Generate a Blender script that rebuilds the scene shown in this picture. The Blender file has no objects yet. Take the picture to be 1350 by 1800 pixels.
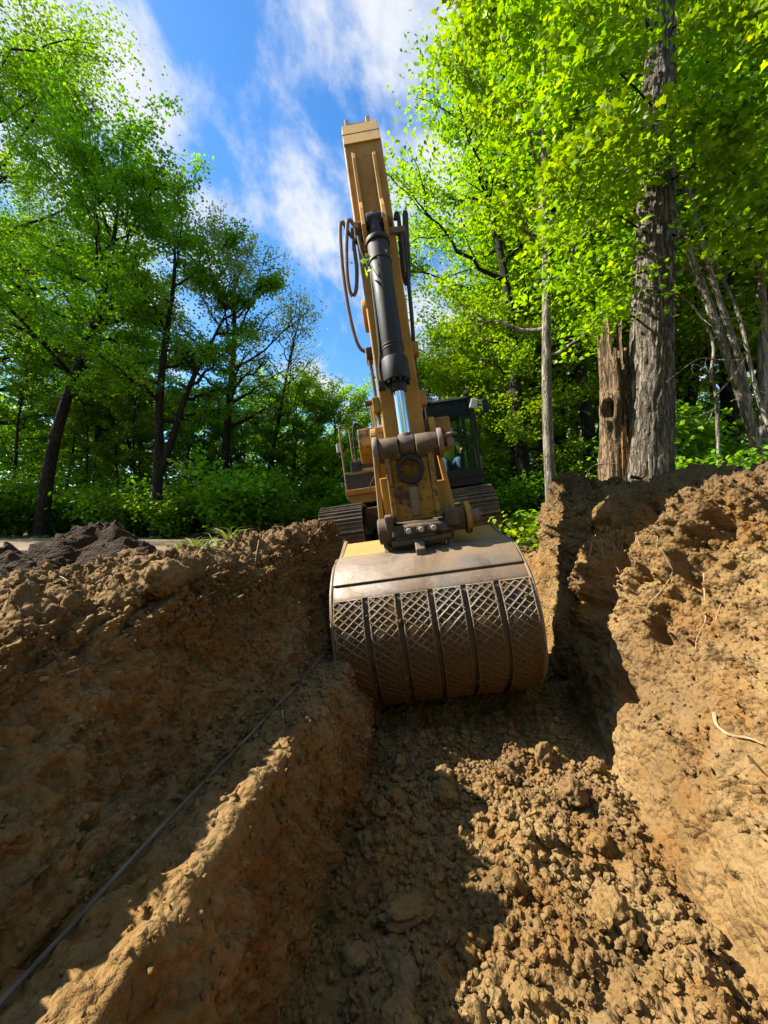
import bpy, bmesh, math, random
import numpy as np
from mathutils import Vector, Matrix, Euler
R_ = math.radians
random.seed(7); RNG = np.random.default_rng(7)
scene = bpy.context.scene
COL = scene.collection

# ------------------------------------------------------------------ camera
F, PITCH = 690.0, math.atan(20/690)
cam_d = bpy.data.cameras.new("camera"); cam = bpy.data.objects.new("camera", cam_d); COL.objects.link(cam)
cam_d.sensor_fit = 'VERTICAL'; cam_d.sensor_height = 36; cam_d.lens = 36*F/1800
cam_d.clip_start = 0.02; cam_d.clip_end = 2000
cam.location = (0, 0, 0); cam.rotation_euler = (R_(90)+PITCH, 0, 0)
scene.camera = cam

# ------------------------------------------------------------------ light and sky
SUN_TRAVEL = Vector((1.08, -0.2, -1.0)).normalized()
to_sun = -SUN_TRAVEL
elev = math.asin(to_sun.z); azim = math.atan2(to_sun.x, to_sun.y)
sun_d = bpy.data.lights.new("sun", 'SUN'); sun = bpy.data.objects.new("sun", sun_d); COL.objects.link(sun)
sun_d.energy = 5.0; sun_d.angle = R_(0.5); sun_d.color = (1.0, 0.93, 0.80)
sun.rotation_euler = SUN_TRAVEL.to_track_quat('-Z', 'Y').to_euler()
world = bpy.data.worlds.new("World"); scene.world = world; world.use_nodes = True
wn, wl = world.node_tree.nodes, world.node_tree.links
wn.clear()
def wnode(t, **k):
    n = wn.new(t)
    for a, b in k.items(): setattr(n, a, b)
    return n
def wmath(op, a, b=None):
    n = wnode('ShaderNodeMath', operation=op)
    for i, v in enumerate((a, b)):
        if v is None: continue
        if isinstance(v, (int, float)): n.inputs[i].default_value = v
        else: wl.new(v, n.inputs[i])
    return n.outputs[0]
sky = wnode('ShaderNodeTexSky', sky_type='NISHITA', sun_disc=False)
sky.sun_elevation = elev; sky.sun_rotation = azim; sky.air_density = 1.0; sky.dust_density = 0.3; sky.ozone_density = 3.0
hs = wnode('ShaderNodeHueSaturation'); hs.inputs['Saturation'].default_value = 1.28; hs.inputs['Value'].default_value = 1.75
wl.new(sky.outputs[0], hs.inputs['Color'])
tc = wnode('ShaderNodeTexCoord'); sep = wnode('ShaderNodeSeparateXYZ'); wl.new(tc.outputs['Generated'], sep.inputs[0])
zc = wmath('ADD', wmath('MAXIMUM', sep.outputs[2], 0.0), 0.22)
comb = wnode('ShaderNodeCombineXYZ')
wl.new(wmath('DIVIDE', sep.outputs[0], zc), comb.inputs[0]); wl.new(wmath('DIVIDE', sep.outputs[1], zc), comb.inputs[1])
comb.inputs[2].default_value = 3.7
mp = wnode('ShaderNodeMapping'); wl.new(comb.outputs[0], mp.inputs[0])
mp.inputs['Location'].default_value = (12.53, 7.47, 0); mp.inputs['Scale'].default_value = (1.25, 0.8, 1)
nz = wnode('ShaderNodeTexNoise'); nz.inputs['Scale'].default_value = 1.7; nz.inputs['Detail'].default_value = 10; nz.inputs['Roughness'].default_value = 0.6; nz.inputs['Distortion'].default_value = 0.2
wl.new(mp.outputs[0], nz.inputs['Vector'])
cr = wnode('ShaderNodeValToRGB'); cr.color_ramp.elements[0].position = 0.465; cr.color_ramp.elements[1].position = 0.615
cr.color_ramp.elements[0].color = (0, 0, 0, 1); cr.color_ramp.elements[1].color = (1, 1, 1, 1); cr.color_ramp.interpolation = 'EASE'
wl.new(nz.outputs['Fac'], cr.inputs[0])
nz2 = wnode('ShaderNodeTexNoise'); nz2.inputs['Scale'].default_value = 3.0; nz2.inputs['Detail'].default_value = 6
wl.new(mp.outputs[0], nz2.inputs['Vector'])
cc = wnode('ShaderNodeMix', data_type='RGBA'); wl.new(nz2.outputs['Fac'], cc.inputs[0])
cc.inputs[6].default_value = (5.0, 5.3, 5.9, 1); cc.inputs[7].default_value = (7.0, 7.1, 7.2, 1)
mx = wnode('ShaderNodeMix', data_type='RGBA'); wl.new(cr.outputs[0], mx.inputs[0]); wl.new(hs.outputs[0], mx.inputs[6]); wl.new(cc.outputs[2], mx.inputs[7])
bg = wnode('ShaderNodeBackground'); bg.inputs[1].default_value = 0.05; wl.new(mx.outputs[2], bg.inputs[0])
wo = wnode('ShaderNodeOutputWorld'); wl.new(bg.outputs[0], wo.inputs[0])
vs = scene.view_settings; vs.view_transform = 'Standard'; vs.look = 'None'; vs.exposure = 1.62; vs.gamma = 1.0
scene.render.engine = 'CYCLES'
cy = scene.cycles
cy.max_bounces = 7; cy.diffuse_bounces = 3; cy.glossy_bounces = 3; cy.transmission_bounces = 4; cy.transparent_max_bounces = 6
cy.use_denoising = True; cy.caustics_reflective = False; cy.caustics_refractive = False

# ------------------------------------------------------------------ helpers
def U(px, py, D):
    """a pixel of the 1350x1800 photograph at forward distance D, as a point of the place"""
    x, y, z = (px-675)/F, 1.0, (900-py)/F
    c, s = math.cos(PITCH), math.sin(PITCH)
    y2, z2 = y*c-z*s, y*s+z*c
    return Vector((x*D/y2, D, z2*D/y2))

def npmesh(name, V, faces, smooth=True, tint=None):
    """faces: list of int arrays (n,3) or (n,4)"""
    me = bpy.data.meshes.new(name)
    V = np.asarray(V, np.float32)
    faces = [np.asarray(f, np.int32) for f in faces if len(f)]
    loops = np.concatenate([f.ravel() for f in faces])
    tot = np.concatenate([np.full(len(f), f.shape[1], np.int32) for f in faces])
    start = np.concatenate([[0], np.cumsum(tot)[:-1]]).astype(np.int32)
    me.vertices.add(len(V)); me.vertices.foreach_set('co', V.ravel())
    me.loops.add(len(loops)); me.loops.foreach_set('vertex_index', loops)
    me.polygons.add(len(tot)); me.polygons.foreach_set('loop_start', start); me.polygons.foreach_set('loop_total', tot)
    me.polygons.foreach_set('use_smooth', np.full(len(tot), smooth))
    if tint is not None:
        a = me.attributes.new('tint', 'FLOAT', 'FACE'); a.data.foreach_set('value', np.asarray(tint, np.float32))
    me.update(calc_edges=True); me.validate()
    return me
def link(name, me, mat, parent=None):
    o = bpy.data.objects.new(name, me); COL.objects.link(o)
    if mat is not None and me is not None and not me.materials: me.materials.append(mat)
    if parent is not None: o.parent = parent
    return o
def tag(o, label=None, cat=None, group=None, kind=None):
    if label: o['label'] = label
    if cat: o['category'] = cat
    if group: o['group'] = group
    if kind: o['kind'] = kind
    return o
def empty(name, loc=(0, 0, 0), rot=(0, 0, 0)):
    o = bpy.data.objects.new(name, None); COL.objects.link(o); o.location = loc; o.rotation_euler = rot; o.empty_display_size = .1
    return o
def copy_tree(o, parent=None):
    c = o.copy(); COL.objects.link(c); c.parent = parent
    for ch in list(o.children): copy_tree(ch, c)
    return c

# ---- vector noise (numpy)
def _h(ix, iy, iz, seed=0):
    n = (ix.astype(np.int64)*374761393 + iy.astype(np.int64)*668265263 + iz.astype(np.int64)*2147483647 + seed*1274126177) & 0xffffffff
    n = ((n ^ (n >> 13))*1274126177) & 0xffffffff
    n = ((n ^ (n >> 16))*2246822519) & 0xffffffff
    return ((n ^ (n >> 15)) & 0xffffff)/float(0xffffff)
def vnoise(P, seed=0):
    I = np.floor(P); f = P-I; f = f*f*f*(f*(f*6-15)+10)
    ix, iy, iz = I[:, 0], I[:, 1], I[:, 2]
    out = 0
    for dx in (0, 1):
        wx = f[:, 0] if dx else 1-f[:, 0]
        for dy in (0, 1):
            wy = f[:, 1] if dy else 1-f[:, 1]
            for dz in (0, 1):
                wz = f[:, 2] if dz else 1-f[:, 2]
                out = out+_h(ix+dx, iy+dy, iz+dz, seed)*wx*wy*wz
    return out*2-1
def fbm(P, octv=4, seed=0, gain=.5):
    a, s, t = 1., 0., 0.
    for k in range(octv):
        s = s+a*vnoise(P*(2.03**k)+k*17.3, seed+k); t += a; a *= gain
    return s/t
def worley(P, seed=0):
    I = np.floor(P); best = np.full(len(P), 9.)
    for dx in (-1, 0, 1):
        for dy in (-1, 0, 1):
            for dz in (-1, 0, 1):
                c = I+np.array([dx, dy, dz])
                q = c+np.stack([_h(c[:, 0], c[:, 1], c[:, 2], seed+k) for k in (1, 2, 3)], 1)
                best = np.minimum(best, ((q-P)**2).sum(1))
    return np.sqrt(best)
def smooth01(a, b, x):
    t = np.clip((x-a)/(b-a), 0, 1); return t*t*(3-2*t)

# ---- shape collector
class MB:
    def __init__(s): s.V = []; s.F = []; s.n = 0
    def add(s, V, Fs):
        s.V += [tuple(v) for v in V]; s.F += [tuple(int(i)+s.n for i in f) for f in Fs]; s.n = len(s.V); return s
    def box(s, c, d, rot=None):
        V = [Vector((x*d[0]/2, y*d[1]/2, z*d[2]/2)) for x in (-1, 1) for y in (-1, 1) for z in (-1, 1)]
        if rot is not None: V = [Euler(rot).to_matrix() @ v for v in V]
        V = [v+Vector(c) for v in V]
        return s.add(V, [(0, 1, 3, 2), (4, 6, 7, 5), (0, 4, 5, 1), (2, 3, 7, 6), (0, 2, 6, 4), (1, 5, 7, 3)])
    def cyl(s, a, b, r, r2=None, n=20, caps=True):
        a, b = Vector(a), Vector(b); r2 = r if r2 is None else r2
        d = (b-a).normalized(); u = d.orthogonal().normalized(); w = d.cross(u)
        V = [p+(u*math.cos(2*math.pi*i/n)+w*math.sin(2*math.pi*i/n))*rr for p, rr in ((a, r), (b, r2)) for i in range(n)]
        Fs = [(i, (i+1) % n, n+(i+1) % n, n+i) for i in range(n)]
        if caps: Fs += [tuple(range(n-1, -1, -1)), tuple(range(n, 2*n))]
        return s.add(V, Fs)
    def ring(s, a, b, r, rin, n=24):
        a, b = Vector(a), Vector(b); d = (b-a).normalized(); u = d.orthogonal().normalized(); w = d.cross(u)
        V = [p+(u*math.cos(2*math.pi*i/n)+w*math.sin(2*math.pi*i/n))*rr for p, rr in ((a, r), (b, r), (b, rin), (a, rin)) for i in range(n)]
        Fs = [(k*n+i, k*n+(i+1) % n, ((k+1) % 4)*n+(i+1) % n, ((k+1) % 4)*n+i) for k in range(4) for i in range(n)]
        return s.add(V, Fs)
    def tube(s, path, r, n=8):
        V, Q = tube(np.array([tuple(p) for p in path], float), np.full(len(path), r) if np.isscalar(r) else np.array(r), n)
        k = len(path)
        return s.add(V, [tuple(q) for q in Q]+[tuple(range(n-1, -1, -1)), tuple(range((k-1)*n, k*n))])
    def prism(s, prof, x0, x1, closed=True):
        """profile in the (y,z) plane carried from x0 to x1"""
        n = len(prof)
        V = [(x, p[0], p[1]) for x in (x0, x1) for p in prof]
        Fs = [(i, (i+1) % n, n+(i+1) % n, n+i) for i in range(n if closed else n-1)]
        if closed: Fs += [tuple(range(n-1, -1, -1)), tuple(range(n, 2*n))]
        return s.add(V, Fs)
    def prism_y(s, prof, y0, y1):
        """profile in the (x,z) plane carried from y0 to y1"""
        n = len(prof)
        V = [(p[0], y, p[1]) for y in (y0, y1) for p in prof]
        return s.add(V, [(i, (i+1) % n, n+(i+1) % n, n+i) for i in range(n)]+[tuple(range(n-1, -1, -1)), tuple(range(n, 2*n))])
    def build(s, name, mat, parent=None, bevel=0., smooth=False, seg=2):
        me = bpy.data.meshes.new(name); me.from_pydata(s.V, [], s.F)
        bm = bmesh.new(); bm.from_mesh(me); bmesh.ops.recalc_face_normals(bm, faces=bm.faces)
        if bevel > 0:
            es = [e for e in bm.edges if len(e.link_faces) == 2 and e.calc_face_angle(0) > .6]
            bmesh.ops.bevel(bm, geom=es, offset=bevel, segments=seg, affect='EDGES', profile=.5, clamp_overlap=True)
        if smooth:
            for f in bm.faces: f.smooth = True
            for e in bm.edges:
                if len(e.link_faces) == 2 and e.calc_face_angle(0) > .7: e.smooth = False
        bm.to_mesh(me); bm.free(); me.update()
        return link(name, me, mat, parent)
def tube(path, rad, n=8):
    path = np.asarray(path, float); k = len(path)
    T = np.gradient(path, axis=0); T /= np.linalg.norm(T, axis=1)[:, None]+1e-9
    ref = np.array([0.31, 0.17, 0.93]) if abs(T[:, 2]).mean() < .8 else np.array([1., .13, .05])
    A = np.cross(T, ref); A /= np.linalg.norm(A, axis=1)[:, None]+1e-9
    B = np.cross(T, A)
    th = np.arange(n)*2*math.pi/n
    V = path[:, None]+rad[:, None, None]*(A[:, None]*np.cos(th)[None, :, None]+B[:, None]*np.sin(th)[None, :, None])
    i = np.arange(k-1)[:, None]*n; j = np.arange(n)[None]; j2 = (j+1) % n
    Q = np.stack([i+j, i+j2, i+n+j2, i+n+j], -1).reshape(-1, 4)
    return V.reshape(-1, 3), Q
def spline(pts, n=24):
    P = np.array([tuple(p) for p in pts], float)
    P = np.vstack([2*P[0]-P[1], P, 2*P[-1]-P[-2]])
    m = len(P)-3; out = []
    for t in np.linspace(0, m-1e-6, n):
        i = int(t); f = t-i; a, b, c, d = P[i:i+4]
        out.append(.5*((2*b)+(-a+c)*f+(2*a-5*b+4*c-d)*f*f+(-a+3*b-3*c+d)*f**3))
    return np.array(out)

# ------------------------------------------------------------------ materials
class Mat:
    def __init__(s, name):
        s.m = bpy.data.materials.new(name); s.m.use_nodes = True
        s.n, s.l = s.m.node_tree.nodes, s.m.node_tree.links
        s.b = s.n['Principled BSDF']; s.o = s.n['Material Output']
    def node(s, t, **k):
        n = s.n.new(t)
        for a, b in k.items(): setattr(n, a, b)
        return n
    def coord(s, kind='Object', scale=(1, 1, 1)):
        if kind == 'World':
            src = s.node('ShaderNodeNewGeometry').outputs['Position']
        else: src = s.node('ShaderNodeTexCoord').outputs[kind]
        m = s.node('ShaderNodeMapping'); m.inputs['Scale'].default_value = scale; s.l.new(src, m.inputs[0]); return m.outputs[0]
    def noise(s, co, scale, detail=5, rough=.55, dist=0.):
        n = s.node('ShaderNodeTexNoise'); n.inputs['Scale'].default_value = scale; n.inputs['Detail'].default_value = detail
        n.inputs['Roughness'].default_value = rough; n.inputs['Distortion'].default_value = dist; s.l.new(co, n.inputs['Vector']); return n.outputs['Fac']
    def vor(s, co, scale, feature='F1'):
        n = s.node('ShaderNodeTexVoronoi', feature=feature); n.inputs['Scale'].default_value = scale; s.l.new(co, n.inputs['Vector']); return n.outputs['Distance']
    def ramp(s, fac, stops):
        r = s.node('ShaderNodeValToRGB'); e = r.color_ramp.elements
        while len(e) < len(stops): e.new(.5)
        for x, (p, c) in zip(e, stops): x.position = p; x.color = (*c, 1) if len(c) == 3 else c
        s.l.new(fac, r.inputs[0]); return r.outputs[0]
    def mix(s, fac, a, b, mode='MIX'):
        m = s.node('ShaderNodeMix', data_type='RGBA', blend_type=mode)
        for i, v in ((0, fac), (6, a), (7, b)):
            if isinstance(v, (int, float)): m.inputs[i].default_value = v
            elif isinstance(v, tuple): m.inputs[i].default_value = (*v, 1)
            else: s.l.new(v, m.inputs[i])
        return m.outputs[2]
    def math(s, op, a, b=None):
        m = s.node('ShaderNodeMath', operation=op)
        for i, v in ((0, a), (1, b)):
            if v is None: continue
            if isinstance(v, (int, float)): m.inputs[i].default_value = v
            else: s.l.new(v, m.inputs[i])
        return m.outputs[0]
    def set(s, **k):
        for a, v in k.items():
            i = s.b.inputs[a.replace('_', ' ')]
            if isinstance(v, tuple): i.default_value = (*v, 1)
            elif isinstance(v, (int, float)): i.default_value = v
            else: s.l.new(v, i)
        return s
    def bump(s, h, strength=.5, dist=.02):
        b = s.node('ShaderNodeBump'); b.inputs['Strength'].default_value = strength; b.inputs['Distance'].default_value = dist
        s.l.new(h, b.inputs['Height']); s.l.new(b.outputs[0], s.b.inputs['Normal']); return s

def soil(name, cols, dark=None, layered=True, fine=1.):
    m = Mat(name); co = m.coord('World')
    cols = [tuple(x*.76 for x in c) for c in cols]; dark = None if dark is None else tuple(x*.60 for x in dark)
    big = m.noise(co, 1.6, 5, .6, .4); mid = m.noise(co, 9, 6, .65); fin = m.noise(co, 70, 4, .7)
    c = m.ramp(big, [(.36, cols[0]), (.5, cols[1]), (.62, cols[2])])
    c = m.mix(m.ramp(mid, [(.35, (0, 0, 0)), (.7, (1, 1, 1))]), c, m.mix(.5, c, cols[3]))
    c = m.mix(m.ramp(m.noise(co, 2.7, 4, .6, .6), [(.50, (0, 0, 0)), (.68, (.75, .75, .75))]), c, tuple(x*y for x, y in zip(cols[0], (1.25, .98, .6))))
    c = m.mix(m.ramp(m.noise(co, 1.3, 6, .66, .3), [(.50, (0, 0, 0)), (.66, (.6, .6, .6))]), c, tuple(x*y for x, y in zip(cols[3], (.85, .85, .95))))
    c = m.mix(m.ramp(m.noise(co, 5.5, 5, .7, .8), [(.54, (0, 0, 0)), (.66, (.55, .55, .55))]), c, tuple(x*.45 for x in cols[1]))
    if layered:
        # dark topsoil over yellow subsoil, with a wandering boundary; the layer follows the ground up to the right
        sp = m.node('ShaderNodeSeparateXYZ'); m.l.new(co, sp.inputs[0])
        zz = m.math('SUBTRACT', m.math('SUBTRACT', sp.outputs[2], m.math('MULTIPLY', sp.outputs[0], .11)), m.math('MULTIPLY', m.noise(co, 2.2, 5, .6), .45))
        lay = m.ramp(m.math('ADD', m.math('MULTIPLY', zz, 1.6), .70), [(.0, (0, 0, 0)), (.55, (1, 1, 1))])
        c = m.mix(lay, c, m.mix(mid, dark, m.mix(.6, dark, cols[1])))
    c = m.mix(m.ramp(fin, [(.3, (1, 1, 1)), (.75, (0, 0, 0))]), c, m.mix(.35, c, (0.02, .012, .006)))
    m.set(Base_Color=c, Roughness=.95, Specular_IOR_Level=.15)
    h = m.math('ADD', m.math('ADD', m.math('MULTIPLY', mid, .5), m.math('MULTIPLY', fin, .22)), m.math('MULTIPLY', m.vor(co, 45), -.3))
    m.bump(h, 1.0*fine, .045)
    return m.m
SUBSOIL = [(.22, .125, .040), (.335, .200, .070), (.40, .258, .105), (.25, .170, .088)]
M_soil = soil('brown layered soil', SUBSOIL, (.115, .078, .046))
M_clod = soil('loose subsoil clods', [(.24, .140, .046), (.345, .212, .076), (.40, .265, .11), (.25, .172, .088)], None, False)
M_topsoil = soil('dark topsoil', [(.030, .018, .009), (.048, .029, .015), (.072, .045, .024), (.045, .028, .016)], None, False)
M_road = soil('pale packed dirt road', [(.26, .19, .12), (.32, .245, .16), (.36, .28, .19), (.24, .19, .13)], None, False, .4)
M_stone = soil('dusty stone', [(.22, .145, .06), (.30, .20, .088), (.36, .25, .12), (.20, .145, .075)], None, False, .6)

def leafmat(name, c1, c2, c3, trans=.42, rough=.5):
    m = Mat(name)
    c1, c2, c3 = [tuple(x*1.02 for x in c) for c in (c1, c2, c3)]
    at = m.node('ShaderNodeAttribute', attribute_name='tint').outputs['Fac']
    rnd = m.node('ShaderNodeObjectInfo').outputs['Random']
    c = m.ramp(at, [(0., c1), (.5, c2), (1., c3)])
    cl = m.noise(m.coord('World'), .9, 4, .65)
    c = m.mix(m.ramp(cl, [(.36, (.6, .6, .6)), (.54, (0, 0, 0))]), c, tuple(x*y for x, y in zip(c1, (.62, .80, 1.3))))
    hsv = m.node('ShaderNodeHueSaturation'); m.l.new(c, hsv.inputs['Color'])
    m.l.new(m.math('ADD', m.math('MULTIPLY', rnd, .024), .488), hsv.inputs['Hue']); m.l.new(m.math('ADD', m.math('MULTIPLY', rnd, .35), .82), hsv.inputs['Value'])
    m.set(Base_Color=hsv.outputs[0], Roughness=rough, Specular_IOR_Level=.3)
    tr = m.node('ShaderNodeBsdfTranslucent')
    tcol = m.node('ShaderNodeHueSaturation'); tcol.inputs['Value'].default_value = 1.5; tcol.inputs['Saturation'].default_value = 1.1; tcol.inputs['Hue'].default_value = .492
    m.l.new(hsv.outputs[0], tcol.inputs['Color']); m.l.new(tcol.outputs[0], tr.inputs['Color'])
    mxs = m.node('ShaderNodeMixShader'); mxs.inputs[0].default_value = trans
    m.l.new(m.b.outputs[0], mxs.inputs[1]); m.l.new(tr.outputs[0], mxs.inputs[2]); m.l.new(mxs.outputs[0], m.o.inputs['Surface'])
    return m.m
M_leaf_r = leafmat('fresh maple leaves', (.13, .25, .009), (.20, .34, .010), (.30, .41, .014), .48)
M_leaf_l = leafmat('forest leaves', (.09, .20, .014), (.145, .29, .018), (.22, .37, .022), .5)
M_leaf_s = leafmat('pale sparse leaves', (.20, .27, .06), (.25, .33, .08), (.30, .38, .11), .5)
M_leaf_b = leafmat('undergrowth leaves', (.10, .22, .012), (.16, .31, .016), (.24, .40, .022), .5)
M_grass = leafmat('grass blades', (.10, .18, .02), (.16, .25, .04), (.30, .30, .10), .3)
M_litter = leafmat('dry leaf litter', (.20, .11, .05), (.32, .19, .09), (.42, .27, .14), .1, .8)

def bark(name, c1, c2, c3, sc=1.):
    m = Mat(name); co = m.coord('Object', (7*sc, 7*sc, 1.3*sc))
    c1, c2, c3 = [tuple(x*.62 for x in c) for c in (c1, c2, c3)]; a = m.noise(co, 3.2, 6, .62, .5); v = m.vor(co, 2.6, 'F1'); fin = m.noise(m.coord('Object'), 30, 4, .6)
    patch = m.noise(m.coord('Object'), 1.7, 4, .6)
    rg = m.noise(m.coord('Object', (16*sc, 16*sc, 2.6*sc)), 1.25, 4, .55, .6)
    ridge = m.ramp(m.math('ABSOLUTE', m.math('SUBTRACT', rg, .5)), [(0., (0, 0, 0)), (.085, (1, 1, 1))])
    c = m.ramp(m.math('ADD', m.math('MULTIPLY', a, .6), m.math('MULTIPLY', fin, .4)), [(.3, c1), (.5, c2), (.68, c3)])
    c = m.mix(ridge, m.mix(.65, c, tuple(x*.35 for x in c1)), c)
    c = m.mix(m.ramp(patch, [(.5, (0, 0, 0)), (.75, (.4, .4, .4))]), c, (.10, .10, .05))
    m.set(Base_Color=c, Roughness=.92, Specular_IOR_Level=.15)
    m.bump(m.math('ADD', m.math('ADD', m.math('MULTIPLY', a, .35), m.math('MULTIPLY', ridge, .6)), m.math('MULTIPLY', fin, .3)), 1., .04)
    return m.m
M_bark = bark('grey furrowed bark', (.14, .115, .09), (.30, .25, .195), (.46, .40, .32))
M_bark_d = bark('dark bark', (.025, .02, .016), (.06, .048, .038), (.11, .09, .07))
M_bark_p = bark('pale smooth bark', (.22, .19, .14), (.42, .37, .29), (.56, .51, .42), .6)
M_snag = bark('weathered dead wood', (.13, .08, .045), (.32, .215, .125), (.46, .33, .20))
M_heart = bark('orange exposed heartwood', (.25, .11, .03), (.50, .25, .075), (.60, .36, .14))
M_root = Mat('pale root'); M_root.set(Base_Color=M_root.ramp(M_root.noise(M_root.coord('Object'), 25, 5), [(.35, (.20, .125, .06)), (.7, (.40, .28, .16))]), Roughness=.9); M_root = M_root.m

def paint(name, c, dirtc=(.16, .095, .04), dirt=.5, chip=.55, rough=.5):
    c = tuple(x*.74 for x in c); dirtc = tuple(x*.74 for x in dirtc)
    m = Mat(name); co = m.coord('Object')
    n1 = m.noise(co, 3.1, 7, .68, .4); n2 = m.noise(co, 26, 5, .7); n3 = m.noise(m.coord('Object', (9, 9, 1.2)), 3, 5, .6)
    base = m.mix(n2, c, tuple(x*.82 for x in c))
    d = m.ramp(n1, [(.42, (0, 0, 0)), (.72, (dirt,)*3)])
    base = m.mix(d, base, dirtc)
    base = m.mix(m.ramp(n3, [(.55, (0, 0, 0)), (.8, (dirt*.6,)*3)]), base, dirtc)
    ch = m.ramp(m.math('ADD', m.math('MULTIPLY', n2, .6), m.math('MULTIPLY', n1, .4)), [(chip, (0, 0, 0)), (chip+.035, (1, 1, 1))])
    base = m.mix(ch, base, (.045, .026, .016))
    m.set(Base_Color=base, Roughness=m.ramp(n1, [(.3, (rough,)*3), (.7, (min(1, rough+.35),)*3)]), Specular_IOR_Level=.4)
    m.bump(m.math('ADD', m.math('MULTIPLY', n2, .4), ch), .12, .01)
    return m.m
YEL = (.48, .25, .038)
YEL = (.56, .285, .036)
M_yel = paint('weathered yellow paint', YEL, dirt=.55, chip=.605)
M_yel_worn = paint('chipped yellow paint', (.44, .235, .034), (.10, .055, .02), .85, .53)
M_yel_dust = paint('dusty orange yellow paint', (.50, .29, .075), (.30, .18, .08), .6, .62, .7)
M_blk = paint('black painted steel', (.010, .010, .012), (.06, .042, .026), .25, .8, .42)
M_cyl = paint('black cylinder paint', (.016, .017, .020), (.09, .08, .07), .35, .80, .42)
M_dkgrey = paint('charcoal panel', (.035, .038, .042), (.14, .10, .06), .4, .8, .5)
def metal(name, c, rough, dirtc, amt, scale=(1, 1, 1), met=1., low=None):
    c = tuple(x*.74 for x in c); dirtc = tuple(x*.72 for x in dirtc); low = None if low is None else tuple(x*.74 for x in low); rough = rough+.12
    m = Mat(name); co = m.coord('Object', scale)
    n = m.noise(co, 4, 7, .68, .5); f = m.noise(co, 40, 4, .65)
    k = m.ramp(n, [(.42, (0, 0, 0)), (.60, (amt,)*3)])
    sc_ = m.noise(m.coord('Object', (3, 3, 60)), 2.2, 4, .7); st_ = m.noise(co, 1.7, 6, .7, .8)
    base = m.mix(f, m.mix(k, c, dirtc), m.mix(k, tuple(x*.7 for x in c), dirtc)); mt = m.ramp(k, [(0, (met,)*3), (1, (0, 0, 0))])
    base = m.mix(m.ramp(st_, [(.50, (0, 0, 0)), (.66, (.65, .65, .65))]), base, tuple(x*.28 for x in dirtc)); base = m.mix(m.ramp(sc_, [(.60, (0, 0, 0)), (.68, (.4, .4, .4))]), base, tuple(min(.6, x*1.5) for x in c))
    if low is not None:          # mud packed on the side that drags through the ground
        sp = m.node('ShaderNodeSeparateXYZ'); m.l.new(co, sp.inputs[0])
        h = m.math('ADD', m.math('MULTIPLY', sp.outputs[2], -1.5), m.math('MULTIPLY', m.noise(co, 7, 6, .7), 1.0))
        k2 = m.ramp(h, [(.62, (0, 0, 0)), (1.15, (1, 1, 1))])
        base = m.mix(k2, base, m.mix(f, low, tuple(x*.5 for x in low))); mt = m.math('MULTIPLY', mt, m.math('SUBTRACT', 1., k2))
    m.set(Base_Color=base, Metallic=mt, Roughness=m.ramp(n, [(.3, (rough,)*3), (.7, (min(1, rough+.4),)*3)]))
    m.bump(m.math('ADD', f, m.noise(co, 140, 3, .6)), .25, .006); return m.m
M_steel = metal('worn bare steel', (.30, .25, .21), .38, (.26, .16, .075), .85, (1, 1, 1), .6)
M_steel_dk = metal('dark muddy steel', (.12, .095, .075), .42, (.17, .105, .05), .9, (3.4, 3.4, 3.4), .5)
M_mud = soil('wet brown mud', [(.12, .07, .025), (.17, .10, .038), (.21, .13, .055), (.13, .085, .04)], None, False)
M_weld = metal('weld bead steel', (.46, .39, .30), .45, (.34, .22, .10), .8, (1, 1, 1), .4, (.17, .095, .03))
M_plate = metal('brown wear plate', (.06, .045, .034), .6, (.15, .09, .035), .9, (1, 1, 1), .3, (.13, .07, .024))
M_chrome = Mat('chromed rod').set(Base_Color=(.78, .80, .80), Metallic=1., Roughness=.07).m
M_shoe = metal('muddy track steel', (.16, .125, .10), .5, (.30, .20, .11), .9, (1, 1, 1), .4)
M_rub = Mat('black rubber hose'); M_rub.set(Base_Color=M_rub.ramp(M_rub.noise(M_rub.coord('Object'), 12, 5), [(.35, (.016, .015, .015)), (.75, (.07, .055, .045))]), Roughness=.6); M_rub = M_rub.m
M_hosebr = Mat('dusty brown hose'); M_hosebr.set(Base_Color=M_hosebr.ramp(M_hosebr.noise(M_hosebr.coord('Object'), 14, 5), [(.35, (.07, .045, .04)), (.75, (.16, .11, .09))]), Roughness=.55); M_hosebr = M_hosebr.m
M_glass = Mat('cab glass'); M_glass.set(Base_Color=(.55, .70, .62), Roughness=.03, Transmission_Weight=1., IOR=1.18, Alpha=1.); M_glass = M_glass.m
M_mirror = Mat('mirror').set(Base_Color=(.8, .82, .85), Metallic=1., Roughness=.08).m
M_white = paint('dusty white plastic', (.62, .62, .60), (.4, .33, .25), .4, .8)
M_cable = Mat('grey cable'); M_cable.set(Base_Color=M_cable.ramp(M_cable.noise(M_cable.coord('Object'), 9, 6), [(.38, (.05, .038, .028)), (.62, (.14, .11, .08))]), Roughness=.6); M_cable = M_cable.m
M_vis = Mat('hi-vis shirt').set(Base_Color=(.50, .72, .04), Roughness=.8).m
M_jean = Mat('blue jeans').set(Base_Color=(.06, .12, .24), Roughness=.9).m
M_skin = Mat('skin').set(Base_Color=(.45, .25, .17), Roughness=.6).m
M_hair = Mat('brown hair').set(Base_Color=(.05, .03, .02), Roughness=.8).m

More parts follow.
